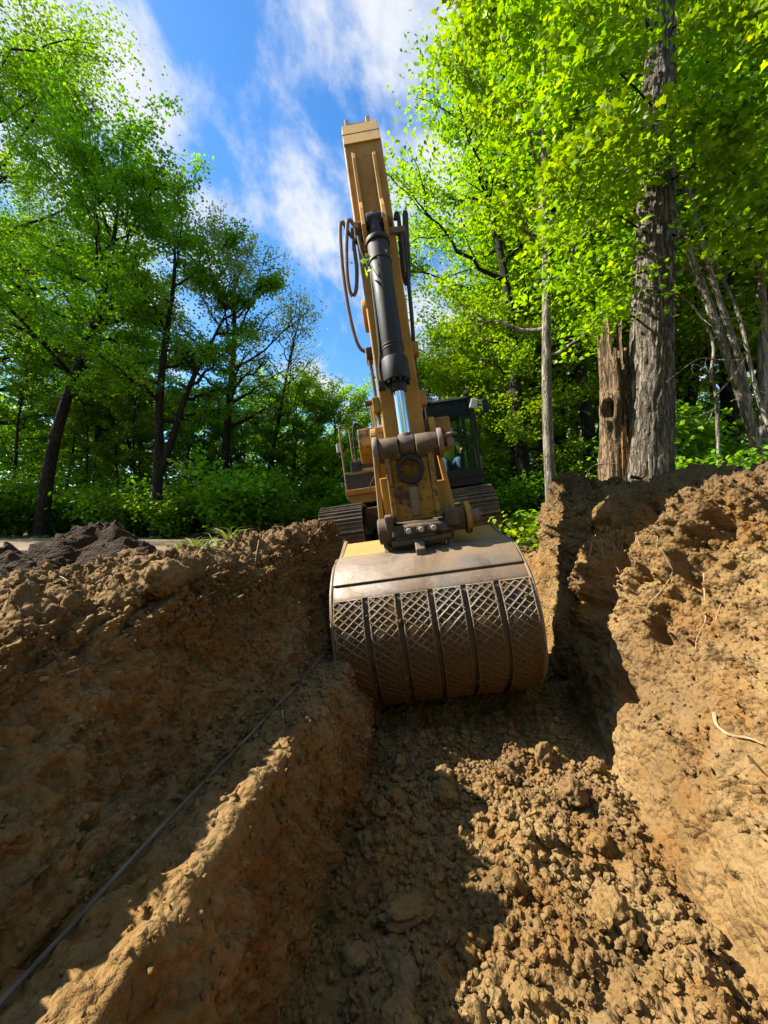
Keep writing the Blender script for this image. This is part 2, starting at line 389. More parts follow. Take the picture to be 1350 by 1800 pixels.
# ------------------------------------------------------------------ terrain: trench, banks, woodland floor
TH = R_(9.5); CT, ST = math.cos(TH), math.sin(TH)
def uv2xy(u, v): return u*CT+v*ST, -u*ST+v*CT
def xy2uv(x, y): return x*CT-y*ST, x*ST+y*CT
base = [(-70, -.6), (-14, -.5), (-4.5, -.42), (-2.6, -.42), (-1.75, -.36), (-1.17, -.27), (-1.03, -.45), (-.87, -.75), (-.76, -.83), (-.53, -.74), (-.47, -.95), (-.44, -1.3),
        (.2, -1.27), (.84, -1.3), (.90, -1.0), (1.05, -.80), (1.4, -.35), (1.75, .03), (2.15, .34), (3.2, .48), (6, .6), (16, .8), (70, 1.2)]
def key(**ch):
    k = list(base)
    for a, b in ch.items(): k[int(a[1:])] = b
    return k
KEYS = [(-7, key()), (0.6, key(p5=(-1.2, -.28))), (1.4, key()), (2.0, key(p4=(-1.8, -.32), p5=(-1.17, -.24), p9=(-.56, -.80), p10=(-.50, -.98))),
        (2.7, key(p3=(-2.6, -.42), p4=(-2.0, -.28), p5=(-1.2, -.15), p6=(-1.03, -.35), p7=(-.86, -.62), p8=(-.76, -.78), p9=(-.64, -.85), p10=(-.60, -1.0), p11=(-.52, -1.3), p14=(.87, -1.0), p15=(.93, -.75), p16=(1.08, -.32), p17=(1.25, .02), p18=(1.7, .27), p19=(3, .44))),
        (3.3, key(p3=(-2.6, -.42), p4=(-2.0, -.30), p5=(-1.25, -.12), p6=(-1.05, -.26), p7=(-.9, -.5), p8=(-.82, -.7), p9=(-.76, -.82), p10=(-.7, -1.0), p11=(-.62, -1.25), p12=(.2, -1.22), p13=(.82, -1.26), p14=(.86, -1.0), p15=(.89, -.75), p16=(.93, -.3), p17=(.98, .06), p18=(1.22, .2), p19=(2.8, .38))),
        (3.9, key(p3=(-2.6, -.42), p4=(-2.0, -.30), p5=(-1.3, -.14), p6=(-1.05, -.20), p7=(-.9, -.25), p8=(-.8, -.42), p9=(-.74, -.52), p10=(-.67, -.62), p11=(-.5, -.78), p12=(.2, -.78), p13=(.75, -.72), p14=(.82, -.52), p15=(.87, -.3), p16=(.92, .02), p17=(1.02, .27), p18=(1.3, .28), p19=(2.6, .36)))]
def flat(lo):
    xs = [-70, -14, -4.5, -3, -2.4, -2.0, -1.7, -1.4, -1.1, -.8, -.5, -.2, .1, .4, .7, 1.0, 1.3, 1.7, 2.3, 3.2, 6, 16, 70]
    return [(u, max(-.56, -.55+.14*(u+.6)) if -5 < u < 1.8 else {-70: -.6, -14: -.5, 2.3: .12, 3.2: .42, 6: .6, 16: .8, 70: 1.2}.get(u, -.5)) for u in xs]
KEYS += [(4.8, flat(0)), (12, flat(0)), (90, flat(0))]
KV = np.array([k[0] for k in KEYS]); KP = np.array([k[1] for k in KEYS], float)
def profile_at(v):
    v = np.atleast_1d(v); i = np.clip(np.searchsorted(KV, v)-1, 0, len(KV)-2)
    t = np.clip((v-KV[i])/(KV[i+1]-KV[i]), 0, 1); t = t*t*(3-2*t)
    return KP[i]*(1-t)[:, None, None]+KP[i+1]*t[:, None, None]
def ground_z(x, y):
    u, v = xy2uv(x, y); p = profile_at(v)[0]
    return float(np.interp(u, p[:, 0], p[:, 1]))
rows = np.concatenate([np.linspace(-7, .2, 40)[:-1], np.linspace(.2, 2.4, 200)[:-1], np.linspace(2.4, 5.2, 190)[:-1], 5.2+(np.linspace(0, 1, 70)**2.2)*85])
segn = [8, 14, 22, 54, 66, 40, 32, 14, 24, 14, 30, 48, 48, 28, 24, 46, 40, 40, 40, 34, 16, 8]
s = np.concatenate([i+np.arange(n)/n for i, n in enumerate(segn)]+[[22.]])
P = profile_at(rows)
i0 = np.clip(s.astype(int), 0, 21); fr = s-i0
G = P[:, i0]*(1-fr)[None, :, None]+P[:, i0+1]*fr[None, :, None]
for _ in range(5):                                       # soften the corners of the section
    G[:, 1:-1] = .25*G[:, :-2]+.5*G[:, 1:-1]+.25*G[:, 2:]
nr, nc = G.shape[:2]
VV = np.repeat(rows, nc); UU = G[..., 0].ravel(); ZZ = G[..., 1].ravel()
SS = np.tile(s, nr)
X, Y = uv2xy(UU, VV); T0 = np.stack([X, Y, ZZ], 1)
def grid_normals(Pt):
    g = Pt.reshape(nr, nc, 3); a = np.gradient(g, axis=0); b = np.gradient(g, axis=1)
    n = np.cross(b, a); n /= np.linalg.norm(n, axis=2)[..., None]+1e-12
    return n.reshape(-1, 3)
N0 = grid_normals(T0)
near = (1-smooth01(4.6, 6.5, VV))*smooth01(-3.4, -2.4, UU)*(1-smooth01(3.2, 4.5, UU))*smooth01(-4, -.5, VV)
wallL = smooth01(5, 5.6, SS)*(1-smooth01(7.4, 8.2, SS)); faceL = smooth01(9.1, 9.8, SS)*(1-smooth01(10.8, 11.2, SS))
cutR = smooth01(12.9, 13.3, SS)*(1-smooth01(14.3, 15.0, SS)); slopeR = smooth01(14.6, 15.6, SS)*(1-smooth01(18.2, 19, SS))
bermL = smooth01(2.6, 3.3, SS)*(1-smooth01(5.2, 6.2, SS)); floor = smooth01(10.8, 11.3, SS)*(1-smooth01(12.8, 13.1, SS))
ledge = smooth01(7.3, 7.9, SS)*(1-smooth01(9.3, 9.8, SS)); crestR = smooth01(16.8, 17.6, SS)*(1-smooth01(18.8, 19.5, SS))
q = T0.copy()
w1 = worley(q*7.5+fbm(q*9, 2, 5)[:, None]*.35, 3); w2 = worley(q*17+3.1, 11); w3 = worley(q*38, 23)
b1 = fbm(q*1.7, 3, 40); b2 = fbm(q*5.5, 4, 50, .6); b3 = fbm(q*16, 4, 60, .62); b4 = fbm(q*45, 3, 70, .6)
qs = np.stack([q[:, 0]*3+q[:, 1]*16, q[:, 1]*2, q[:, 2]*1.6], 1)
st = fbm(qs*1.2, 4, 80, .6)                                # vertical tool marks on the cut faces
lump = np.clip(.75-w1, -.2, .7)
d = near*(.05*b1+.035*b2)
d += near*bermL*(.03*b4+.035*np.clip(.6-w3, -.2, .6)+.17*lump+.05*np.clip(.6-w2, -.2, .6)+.035*b2+.02*b3)
d += near*crestR*(.07*lump+.03*b3+.03*np.clip(.6-w2, -.2, .6))
d += near*wallL*(.05*st+.05*b2+.045*b3+.045*np.clip(.6-w2, -.2, .6)*smooth01(-.3, .3, b2)+.022*np.clip(.6-w3, -.2, .6)+.018*b4)
d += near*faceL*(.045*st+.035*b3+.02*b2+.03*np.clip(.6-w2, -.2, .6)*smooth01(-.2, .3, b2)+.016*np.clip(.6-w3, -.2, .6)+.014*b4)
d += near*cutR*(.03*b2+.02*b3+.03*st*.5)
d += near*ledge*(.022*np.clip(.7-w2, -.2, .7)+.03*b3)
d += near*floor*(.03*np.clip(.7-w1, -.2, .7)+.02*np.clip(.7-w2, -.2, .7)+.014*np.clip(.7-w3, -.2, .7)+.05*b2+.028*b3)
d += near*slopeR*(.06*b2+.036*b3+.02*b4+.05*np.clip(.5-w2, -.1, .5)*smooth01(-.1, .3, b1))
scr = (1-smooth01(1.25, 1.7, VV))*smooth01(13.1, 13.3, SS)*(1-smooth01(14.7, 15.2, SS)); d *= 1-.7*scr
pit = np.clip(fbm(q*6.5+9.2, 3, 91)-.20, 0, 1)              # holes where clods pulled out of the bank
d -= (1-.8*scr)*near*np.maximum(slopeR, .6*cutR)*.42*pit
pit2 = np.clip(fbm(q*15+2.2, 3, 95)-.28, 0, 1)
d -= near*np.maximum(slopeR, .5*cutR)*.16*pit2
d += near*.014*b4
d -= near*.16*np.exp(-((SS-12.93)/.055)**2)*smooth01(-.15, .25, b2+.3*b1)*(1-smooth01(1.5, 1.9, VV))
d += (1-near)*.015*b2*smooth01(-60, -3, UU)
# dug grooves in the right bank near the bucket (two bucket-side scoops with a rib between)
rib = near*smooth01(13.6, 14.6, SS)*(1-smooth01(17.2, 17.9, SS))
def gauss(x, c, w): return np.exp(-((x-c)/w)**2)
vw = VV+.05*b2
d += rib*(.15*gauss(vw, 2.98, .15)+.13*gauss(vw, 2.55, .13)-.14*gauss(vw, 2.76, .08)-.16*gauss(vw, 3.25, .12)+.05*st)*smooth01(-1.0, -.25, ZZ+.15*b2)
# bucket-edge gouges in the right bank, close to the camera
sg = smooth01(13.7, 14.0, SS)*(1-smooth01(15.0, 15.4, SS))
d -= near*(.045*gauss(SS, 14.55+.05*b1, .10)+.03*gauss(SS, 13.75+.04*b1, .08)+.006*np.sin(SS*55))*sg*(1-smooth01(1.3, 1.7, VV))
# crest mound at the trench end, right of the bucket
T1 = T0+N0*d[:, None]
mound = .16*np.exp(-(((UU-1.12)/.30)**2+((VV-3.85)/.32)**2))+.10*np.exp(-(((UU-1.9)/.4)**2+((VV-3.4)/.4)**2))
T1[:, 2] += mound*(1+.5*b2)
T1[:, 2] += .02*np.exp(-(((UU+1.32)/.26)**2+((VV-3.5)/.4)**2))*(1+.6*b2)+.0*np.exp(-(((UU+1.3)/.3)**2+((VV-4.3)/.3)**2))
T1[:, 2] -= np.minimum(.05, .02+.02*np.abs(b2))*smooth01(1.0, 1.5, VV)*0
idx = np.arange(nr*nc).reshape(nr, nc)
quads = np.stack([idx[:-1, :-1], idx[:-1, 1:], idx[1:, 1:], idx[1:, :-1]], -1).reshape(-1, 4)
ground = link('ground', npmesh('ground', T1, [quads]), M_soil); tag(ground, 'brown soil ground with a trench cut through it', kind='structure')
N1 = grid_normals(T1)
from mathutils.bvhtree import BVHTree
BVH = BVHTree.FromPolygons([tuple(p) for p in T1], [tuple(f) for f in quads])
def drop(x, y, ztop=3.):
    h = BVH.ray_cast(Vector((x, y, ztop)), Vector((0, 0, -1)))
    return h[0].z if h[0] else ground_z(x, y)

# the packed dirt road across the clearing on the left
gx = np.linspace(-40, 1.2, 90); gy = np.linspace(7.2, 12.2, 24)
GX, GY = np.meshgrid(gx, gy); rp = np.stack([GX.ravel(), GY.ravel()], 1)
rp[:, 1] += .35*np.sin(rp[:, 0]*.5)+.02*rp[:, 0]
rz = np.array([ground_z(a, b) for a, b in rp])+.05
rz += .012*fbm(np.column_stack([rp*1.5, rz]), 3, 5)
ri = np.arange(len(rp)).reshape(24, 90)
tag(link('dirt_road', npmesh('dirt_road', np.column_stack([rp, rz]), [np.stack([ri[:-1, :-1], ri[:-1, 1:], ri[1:, 1:], ri[1:, :-1]], -1).reshape(-1, 4)]), M_road), 'pale packed dirt road crossing the clearing before the forest', kind='structure')

# ------------------------------------------------------------------ loose soil
def ico(sub=1, seed=0, rough=.28):
    bm = bmesh.new(); bmesh.ops.create_icosphere(bm, subdivisions=sub, radius=1)
    V = np.array([v.co[:] for v in bm.verts]); Fc = np.array([[v.index for v in f.verts] for f in bm.faces]); bm.free()
    r = np.random.default_rng(seed)
    k = 1+rough*fbm(V*1.4+seed*7.7, 2, seed)+rough*.6*fbm(V*3.5+seed*3.1, 2, seed+5)
    cell = worley(V*1.3+seed*2.3, seed+9)
    V = V*(k-.25*(cell-.5))[:, None]*r.uniform(.72, 1.2, 3)
    return V, Fc
def scatter_stuff(name, mask, n, rmin, rmax, mat, label, sub=1, sink=.25, power=2.2, rough=.28):
    ii = np.flatnonzero(mask); w = np.ones(len(ii)); ii = RNG.choice(ii, n)
    protos = [ico(sub, 100+k) for k in range(10)]
    Vs, Fs, off = [], [], 0
    for k in range(10):
        sel = ii[k::10]; m = len(sel); Vp, Fp = protos[k]
        r = (rmin+(rmax-rmin)*RNG.random(m)**power)*np.clip(.30+.62*(VV[sel]-.35), .30, 1.)
        a, b, c = RNG.random((3, m))*6.283
        ca, sa, cb, sb = np.cos(a), np.sin(a), np.cos(b), np.sin(b)
        Rm = np.stack([np.stack([ca*cb, -sa, ca*sb], -1), np.stack([sa*cb, ca, sa*sb], -1), np.stack([-sb, 0*a, cb], -1)], 1)
        jit = RNG.normal(0, .006, (m, 3))
        V = np.einsum('mij,vj->mvi', Rm, Vp)*r[:, None, None]+(T1[sel]+jit+N1[sel]*(r*(.5-sink))[:, None])[:, None]
        Vs.append(V.reshape(-1, 3)); Fs.append((Fp[None]+(np.arange(m)*len(Vp))[:, None, None]).reshape(-1, 3)+off); off += m*len(Vp)
    return tag(link(name, npmesh(name, np.vstack(Vs), [np.vstack(Fs)], sub > 1), mat), label, None, None, 'stuff')
inview = (VV > .35) & (VV < 4.5)
scatter_stuff('loose_soil_crumbs', inview & (SS > 11) & (SS < 13.0) & (VV < 3.4), 26000, .002, .022, M_clod, 'loose yellow brown soil crumbs covering the trench floor', 1, .2, 4.5)
scatter_stuff('bank_crumbs', inview & (((SS > 3.1) & (SS < 5.8)) | ((SS > 16.6) & (SS < 18.8)) | ((SS > 7.6) & (SS < 9.6))), 20000, .003, .018, M_soil, 'loose brown soil crumbs strewn over the banks and ledge', 1, .3, 2.6)
scatter_stuff('wall_crumbs', inview & (((SS > 5.3) & (SS < 8)) | ((SS > 9.5) & (SS < 11.1))) & (VV < 3.6), 14000, .0025, .012, M_soil, 'crumbs of soil stuck to the shaded left wall and step', 1, .45, 2.2)
scatter_stuff('slope_crumbs', inview & (SS > 14) & (SS < 17) & (VV < 3.4), 2600, .003, .013, M_soil, 'fine soil crumbs clinging to the right trench wall', 1, .35, 2.0)

def clod_mesh(k, sub=3, rough=.34):
    V, Fc = ico(sub, 300+k, rough)
    V = V*(1+.16*fbm(V*3+k, 3, k, .6)-.10*np.clip(worley(V*2.6+k, k)-.3, -.2, .5)+.08*fbm(V*9+k, 3, k))[:, None]
    return npmesh('soil_clod', V, [Fc])
CLODS = [clod_mesh(k, 4) for k in range(8)]
for m_ in CLODS: m_.materials.append(M_clod)
def put_clod(name, pos, r, k, label, cat, group, mat=None, sc=None):
    me = CLODS[k % 8]
    if mat is not None: me = me.copy(); me.materials.clear(); me.materials.append(mat)
    o = link(name, me, None); o.location = pos
    o.rotation_euler = (random.uniform(0, 6), random.uniform(0, 6), random.uniform(0, 6)); sc = sc or (1, 1, 1)
    o.scale = (r*sc[0], r*sc[1], r*sc[2])
    return tag(o, label, cat, group)
def pick(mask, n):
    return RNG.choice(np.flatnonzero(mask), n, replace=False)
for i in pick(inview & (SS > 11.2) & (SS < 12.9) & (VV < 2.25) & (VV > .6), 130):
    r = .010+.045*random.random()**3
    put_clod('soil_clod', T1[i]+N1[i]*r*.35, r, random.randrange(8), 'rounded yellow brown soil clod among the crumbs on the trench floor', 'clod', 'soil clods on the trench floor')
for i in pick(inview & (SS > 3.4) & (SS < 5.6) & (VV > 1.) & (VV < 3.9), 60):
    r = .025+.06*random.random()**2
    put_clod('soil_clod', T1[i]+N1[i]*r*.2, r, random.randrange(8), 'brown soil lump in the rough spoil along the left trench edge', 'clod', 'soil lumps on the left spoil bank', M_soil)
for i in pick(inview & (SS > 17.0) & (SS < 18.4) & (VV > 1.2) & (VV < 3.9), 26):
    r = .02+.04*random.random()**2
    put_clod('soil_clod', T1[i]+N1[i]*r*.2, r, random.randrange(8), 'brown soil lump on the crumbling crest of the right bank', 'clod', 'soil lumps on the right bank crest', M_soil)
def floor_at(px, py):
    o = Vector((0, 0, 0)); dr = U(px, py, 1.).normalized(); h = BVH.ray_cast(o, dr)
    return h[0] if h[0] else U(px, py, 2.)
for (px, py, r, k, sc, lab, cat) in [
        (712, 1735, .055, 1, (1, .9, 1.2), 'large rounded stone in the shaded lower trench floor beside the sunlit patch', 'stone'),
        (715, 1610, .075, 3, (.6, .9, 1.2), 'tall flat stone slab standing in the shade left of the sunlit patch', 'stone'),
        (955, 1335, .06, 5, (1.2, 1, .8), 'pale rounded boulder in the bucket shadow near the right trench wall', 'boulder'),
        (1005, 1400, .055, 2, (.9, 1, 1.1), 'blocky sunlit clod against the right wall, largest at the patch corner', 'clod'),
        (905, 1555, .045, 6, (1.3, 1, .8), 'broad sunlit clod with a dark hollow beside it, mid patch', 'clod'),
        (1105, 1545, .042, 4, (1.3, 1, .9), 'big sunlit clod overhanging the gap along the right wall', 'clod'),
        (1100, 1640, .04, 7, (1.2, 1.3, .8), 'smooth sunlit soil lump beside the dark gap at the right wall base', 'clod'),
        (640, 1490, .05, 0, (1, 1, 1), 'small grey stone in the shaded left half of the trench floor', 'stone'),
        (620, 1690, .04, 5, (1, 1, 1), 'pale pebble near the foot of the lower left trench face', 'stone')]:
    p = floor_at(px, py)
    put_clod('stone' if cat == 'stone' else ('boulder' if cat == 'boulder' else 'soil_clod'), p+Vector((0, 0, r*.25)), r, k, lab, cat, None, M_stone if cat != 'clod' else M_clod, sc)

# heaps
def heap(name, cx, cy, rx, ry, h, mat, label, seed, rot=0., z0=None):
    n, m = 90, 60
    a = np.linspace(0, 2*math.pi, n, endpoint=False); t = np.linspace(0, 1, m)
    A, Tt = np.meshgrid(a, t); rr = Tt*(1+.16*np.sin(A*3+seed)+.1*np.sin(A*5+seed*2))
    x = rr*np.cos(A)*rx; y = rr*np.sin(A)*ry
    xr = cx+x*math.cos(rot)-y*math.sin(rot); yr = cy+x*math.sin(rot)+y*math.cos(rot)
    prof = np.cos(np.clip(Tt, 0, 1)*math.pi/2)**1.3
    bz = np.array([(ground_z(xx, yy) if z0 is None else z0) for xx, yy in zip(xr.ravel(), yr.ravel())]).reshape(xr.shape)
    z = bz-.07+h*prof
    Pp = np.stack([xr.ravel(), yr.ravel(), z.ravel()], 1)
    dd = .10*np.clip(.7-worley(Pp*6, seed), -.2, .7)+.05*np.clip(.7-worley(Pp*14, seed+3), -.2, .7)+.05*fbm(Pp*4, 4, seed, .6)+.012*fbm(Pp*25, 3, seed)
    Pp[:, 2] += dd*(.35+prof.ravel()); Pp[:, :2] += (.05*fbm(Pp*7+4, 3, seed+8))[:, None]
    ii = np.arange(m*n).reshape(m, n)
    Q = np.stack([ii[:-1], np.roll(ii, -1, 1)[:-1], np.roll(ii, -1, 1)[1:], ii[1:]], -1).reshape(-1, 4)[:, ::-1]
    o = link(name, npmesh(name, Pp, [Q]), mat); return tag(o, label, 'soil heap')
p = U(175, 985, 3.9); heap('topsoil_heap', p.x, p.y, .95, .55, .42, M_topsoil, 'dark moist topsoil heap left of the trench in front of the dirt road', 3)
p = U(60, 1010, 3.0); heap('topsoil_heap', p.x-.2, p.y, .7, .4, .24, M_topsoil, 'low dark topsoil heap at the left picture edge, behind brown clods', 5)
p = U(595, 930, 4.6); heap('soil_heap', p.x, p.y, .40, .36, .20, M_soil, 'brown soil heap pushed up before the left excavator track', 8)
p = U(1120, 880, 4.0); heap('topsoil_heap', p.x+.3, p.y, .9, .4, .20, M_topsoil, 'dark shaded soil heap at the foot of the thick tree', 11)
p = U(430, 935, 11.); heap('topsoil_heap', -4.2, 12.6, 3.2, .6, .5, M_topsoil, 'long low dark soil bank beyond the dirt road at the forest edge', 14)

# ------------------------------------------------------------------ the excavator
EX = empty('excavator', (.49, 6.4, -.42), (0, R_(-8), R_(-3)))
tag(EX, 'yellow tracked excavator reaching its arm and wide bucket down into the trench', 'excavator')
MX = Matrix.LocRotScale(Vector((.49, 6.4, -.42)), Euler((0, R_(-8), R_(-3))), None); MXI = MX.inverted()
def L(px, py, D): return MXI @ U(px, py, D)

# bucket: outer section in the (y,z) plane, back plate towards the camera, mouth towards the machine
bp = spline([(0, -3.62, .235), (0, -3.80, .185), (0, -3.97, .07), (0, -4.05, -.04), (0, -4.10, -.20), (0, -4.09, -.38), (0, -4.01, -.54), (0, -3.85, -.68), (0, -3.60, -.78), (0, -3.30, -.83), (0, -2.95, -.82)], 56)[:, 1:]
def pnorm(p):
    t = np.gradient(p, axis=0); t /= np.linalg.norm(t, axis=1)[:, None]
    return np.stack([t[:, 1], -t[:, 0]], 1)*1.0
bn = pnorm(bp)
if bn[20, 0] > 0: bn = -bn
arc = np.concatenate([[0], np.cumsum(np.linalg.norm(np.diff(bp, axis=0), axis=1))])
def bat(sv, off=0.):
    y = np.interp(sv, arc, bp[:, 0]+bn[:, 0]*off); z = np.interp(sv, arc, bp[:, 1]+bn[:, 1]*off); return y, z
HW = .605
def band(s0, s1, o0, o1, n):
    sv = np.linspace(s0, s1, n); a = np.stack(bat(sv, o1), 1); b = np.stack(bat(sv, o0), 1)[::-1]
    return [tuple(x) for x in np.vstack([a, b])]
m = MB()
sv = np.linspace(0, arc[-1], 48); outer = np.stack(bat(sv, 0), 1); inner = np.stack(bat(sv, -.022), 1)[::-1]
m.prism([tuple(x) for x in np.vstack([outer, inner])], -HW, HW)
side = [tuple(x) for x in outer[::3]]+[(-2.95, -.80), (-3.05, -.3), (-3.22, .16), (-3.42, .27)]
m.prism(side, -HW, -HW+.028); m.prism(side, HW-.028, HW)
bucket = m.build('bucket', M_steel_dk, EX, 0, True)
S_B = float(np.interp(.07, -bp[:20, 1]*-1, arc[:20])) if False else float(arc[np.argmin(np.abs(bp[:30, 1]-.085))])
S_C = float(arc[np.argmin(np.abs(bp[:30, 1]-.005))])
S_E = float(arc[np.argmin(np.abs(bp[:, 1]+.74))])
MB().prism(band(-.0, S_B, .001, .024, 16), -HW+.012, HW-.012).build('top_plate', M_steel, bucket, .004, True)
MB().prism(band(S_B+.004, S_C-.006, .001, .010, 6), -HW+.012, HW-.012).build('step_plate', M_steel, bucket, .002, True)
pw = 2*(HW-.012)/6; gap = .021
for k in range(6):
    xa = -HW+.012+k*pw+(gap if k else 0)*.8; xb = -HW+.012+(k+1)*pw-(gap if k < 5 else 0)*.8
    if k == 0:
        wp = MB().prism(band(S_C, S_E, .001, .016, 22), xa, xb).build('wear_plate', M_plate, bucket, .003, True)
    else:
        wp = MB().prism(band(S_C, S_E, .001, .016, 22), xa, xb).build('wear_plate', M_plate, bucket, .003, True)
    # weld-bead lattice laid on the plate
    g = MB(); Lp = S_E-S_C; w = xb-xa; r0 = .0048; step = .047
    rng = random.Random(k)
    for sgn in (1, -1):
        tt = -w*1.0-.02
        while tt < Lp+w:
            t0 = tt+rng.uniform(-.004, .004); pts = []; sl_ = .78+rng.uniform(-.025, .025); cut_ = rng.choice([9]*9+[6])
            for xx in np.linspace(0, w, 9)[:cut_]:
                sx = t0+(xx if sgn > 0 else w-xx)*sl_
                if -0.001 <= sx <= Lp:
                    y, z = bat(S_C+sx, .0165); pts.append((xa+xx+rng.uniform(-.0025, .0025), float(y), float(z)))
            if len(pts) > 1: g.tube(pts, r0*rng.uniform(.75, 1.3), 5)
            tt += step
    for xx in (xa+.004, xb-.004):
        g.tube([(xx, *map(float, bat(q_, .0165))) for q_ in np.linspace(S_C+.002, S_E, 20)], .005, 5)
    g.tube([(xx, *map(float, bat(S_C+.003, .0165))) for xx in np.linspace(xa, xb, 6)], .0055, 5)
    g.build('weld_lattice', M_weld, bucket, 0, True)
for sx in (-1, 1):
    MB().tube([(sx*(HW+.001), *map(float, bat(q_, .004))) for q_ in np.linspace(0, arc[-1]*.93, 40)], .013, 6).build('side_rim', M_steel, bucket, 0, True)
for x0, x1 in ((-HW+.03, -.245), (.215, HW-.03)):          # the yellow shoulder plates behind the top lip
    MB().prism([(-3.64, .232), (-3.26, .335), (-3.25, .31), (-3.62, .205)], x0, x1).build('shoulder_plate', M_yel_dust, bucket, .004)
MB().prism([(-3.70, .20), (-3.2, .36), (-3.2, .33), (-3.68, .17)], -HW-.002, -HW+.026).build('side_ear', M_steel, bucket, .004)
MB().prism([(-3.70, .20), (-3.2, .36), (-3.2, .33), (-3.68, .17)], HW-.026, HW+.002).build('side_ear', M_steel, bucket, .004)
for x in (-.245, .205):
    MB().prism([(-3.70, .205), (-3.66, .27), (-3.56, .40), (-3.40, .46), (-3.24, .42), (-3.2, .2)], x-.018, x+.018).build('hinge_ear', M_steel, bucket, .006)
MB().prism([(-3.79, .19), (-3.80, .255), (-3.76, .30), (-3.70, .32), (-3.64, .32), (-3.64, .275), (-3.70, .27), (-3.72, .21)], -.045, .02).build('lifting_eye', M_steel, bucket, .008)
for k in range(5):
    x = -.5+k*.25; MB().prism([(-2.97, -.80), (-2.78, -.815), (-2.97, -.84)], x-.04, x+.04).build('tooth', M_steel_dk, bucket, .004)
# caked mud on the wear plates
mud = MB()
rng = random.Random(4)
for k in range(260):
    sx = S_C+(S_E-S_C)*rng.random()**.45; xx = -HW+.03+(rng.random()**(2.0 if k % 2 else .9))*(2*HW-.06)
    if k % 3 == 0: xx = rng.choice([-HW+.02+.09*rng.random(), HW-.02-.05*rng.random()])
    y, z = bat(sx, .014); r = .004+.014*rng.random()**2.5; Vp, Fp = ico(2, 500+k % 7, .5)
    mud.add([(xx+v[0]*r*1.2, float(y)+v[1]*r*.6, float(z)+v[2]*r*1.4) for v in Vp], Fp)
mo = mud.build('caked_mud', M_mud, bucket, 0, True); mo['kind'] = 'stuff'

# dipper arm
arm_prof = [(-3.07, 3.97), (-3.22, 3.66), (-3.30, 2.9), (-3.36, 1.33), (-3.42, .62), (-3.44, .42), (-3.36, .33), (-3.24, .36), (-3.12, .75), (-2.92, 1.5), (-2.62, 2.3), (-2.58, 2.6), (-2.78, 3.3), (-2.93, 4.0)]
arm = MB().prism(arm_prof, -.157, .165).build('arm', M_yel, EX, .014, False, 3)
MB().prism([(-3.075, 3.985), (-3.235, 3.655), (-3.215, 3.645), (-3.06, 3.97)], -.153, .161).build('nose_plate', M_yel_dust, arm, .004)
MB().prism([(-3.155, 3.825), (-3.162, 3.811), (-3.14, 3.80), (-3.133, 3.815)], -.155, .163).build('weld_seam', M_plate, arm)
for x in (-.105, .085):
    MB().prism([(-3.06, 3.96), (-3.03, 4.09), (-2.97, 4.10), (-2.93, 3.99)], x-.018, x+.018).build('cylinder_lug', M_yel_dust, arm, .006)
MB().cyl((-.085, -3.0, 4.02), (.07, -3.0, 4.02), .035).build('lug_pin', M_plate, arm, 0, True)
for x in (-.083, .087):
    MB().prism([(-3.215, 3.62), (-3.262, 3.5), (-3.34, 3.05), (-3.43, 2.93), (-3.50, 2.74), (-3.46, 2.64), (-3.29, 2.66)], x-.016, x+.016).build('clevis_rib', M_yel, arm, .005)
MB().cyl((-.13, -3.43, 2.78), (.14, -3.43, 2.78), .035).build('clevis_pin', M_steel_dk, arm, 0, True)
for sx in (-1, 1):
    for z in (1.40,):
        MB().box((sx*.185, -3.30, z), (.055, .10, .12)).build('hose_lug', M_yel, arm, .006)
    MB().cyl((sx*.155, -2.78, 2.42), (sx*.205, -2.78, 2.42), .14).build('pivot_boss', M_yel, arm, .01, True)
    MB().box((sx*.19, -3.24, 1.83), (.05, .10, .10)).build('pipe_clamp', M_yel, arm, .006)
bx0, bx1 = L(631, 780, 3.35), L(790, 752, 3.35)
cb = MB(); zc_ = (bx0.z+bx1.z)/2
cb.prism([(-3.12, zc_+.10), (-2.94, zc_+.13), (-2.80, zc_+.04), (-2.84, zc_-.15), (-3.05, zc_-.19), (-3.15, zc_-.06)], bx0.x, bx1.x)
cb.build('cross_box', M_yel_worn, arm, .012)

# bucket cylinder
ct, cbt, re = Vector((.005, -3.43, 2.80)), Vector((.0, -3.515, 1.46)), Vector((.0, -3.575, .99))
ax = (cbt-ct).normalized()
bc = MB().cyl(ct+ax*.17, cbt-ax*.20, .083, n=36).build('bucket_cylinder', M_cyl, EX, .006, True)
MB().cyl(ct-ax*.045, ct+ax*.18, .055, .062, n=28).cyl(ct+Vector((-.06, 0, 0)), ct+Vector((.06, 0, 0)), .062, n=24).build('base_eye', M_cyl, bc, .005, True)
MB().ring(ct+ax*.165, ct+ax*.20, .094, .05, 36).build('barrel_band', M_cyl, bc, .003, True)
for a_, b_, r_ in ((ct+ax*.34, ct+ax*.355, .090), (cbt-ax*.31, cbt-ax*.30, .087), (cbt-ax*.285, cbt-ax*.275, .087)): MB().ring(a_, b_, r_, .05, 36).build('barrel_band', M_cyl, bc, .003, True)
gl = MB().cyl(cbt-ax*.205, cbt-ax*.03, .100, .103, n=36).cyl(cbt-ax*.03, cbt+ax*.055, .068, .060, n=28).build('gland', M_blk, bc, .006, True)
rd = MB().cyl(cbt, re-ax*.05, .047, n=40).build('piston_rod', M_chrome, bc, 0, True)
bl = MB()
for i in range(12):
    a = i/12*6.283; u_ = ax.orthogonal().normalized(); w_ = ax.cross(u_); c_ = cbt-ax*.03+(u_*math.cos(a)+w_*math.sin(a))*.086
    bl.cyl(c_, c_+ax*.022, .012, n=6)
bl.build('gland_bolt_ring', M_blk, bc)
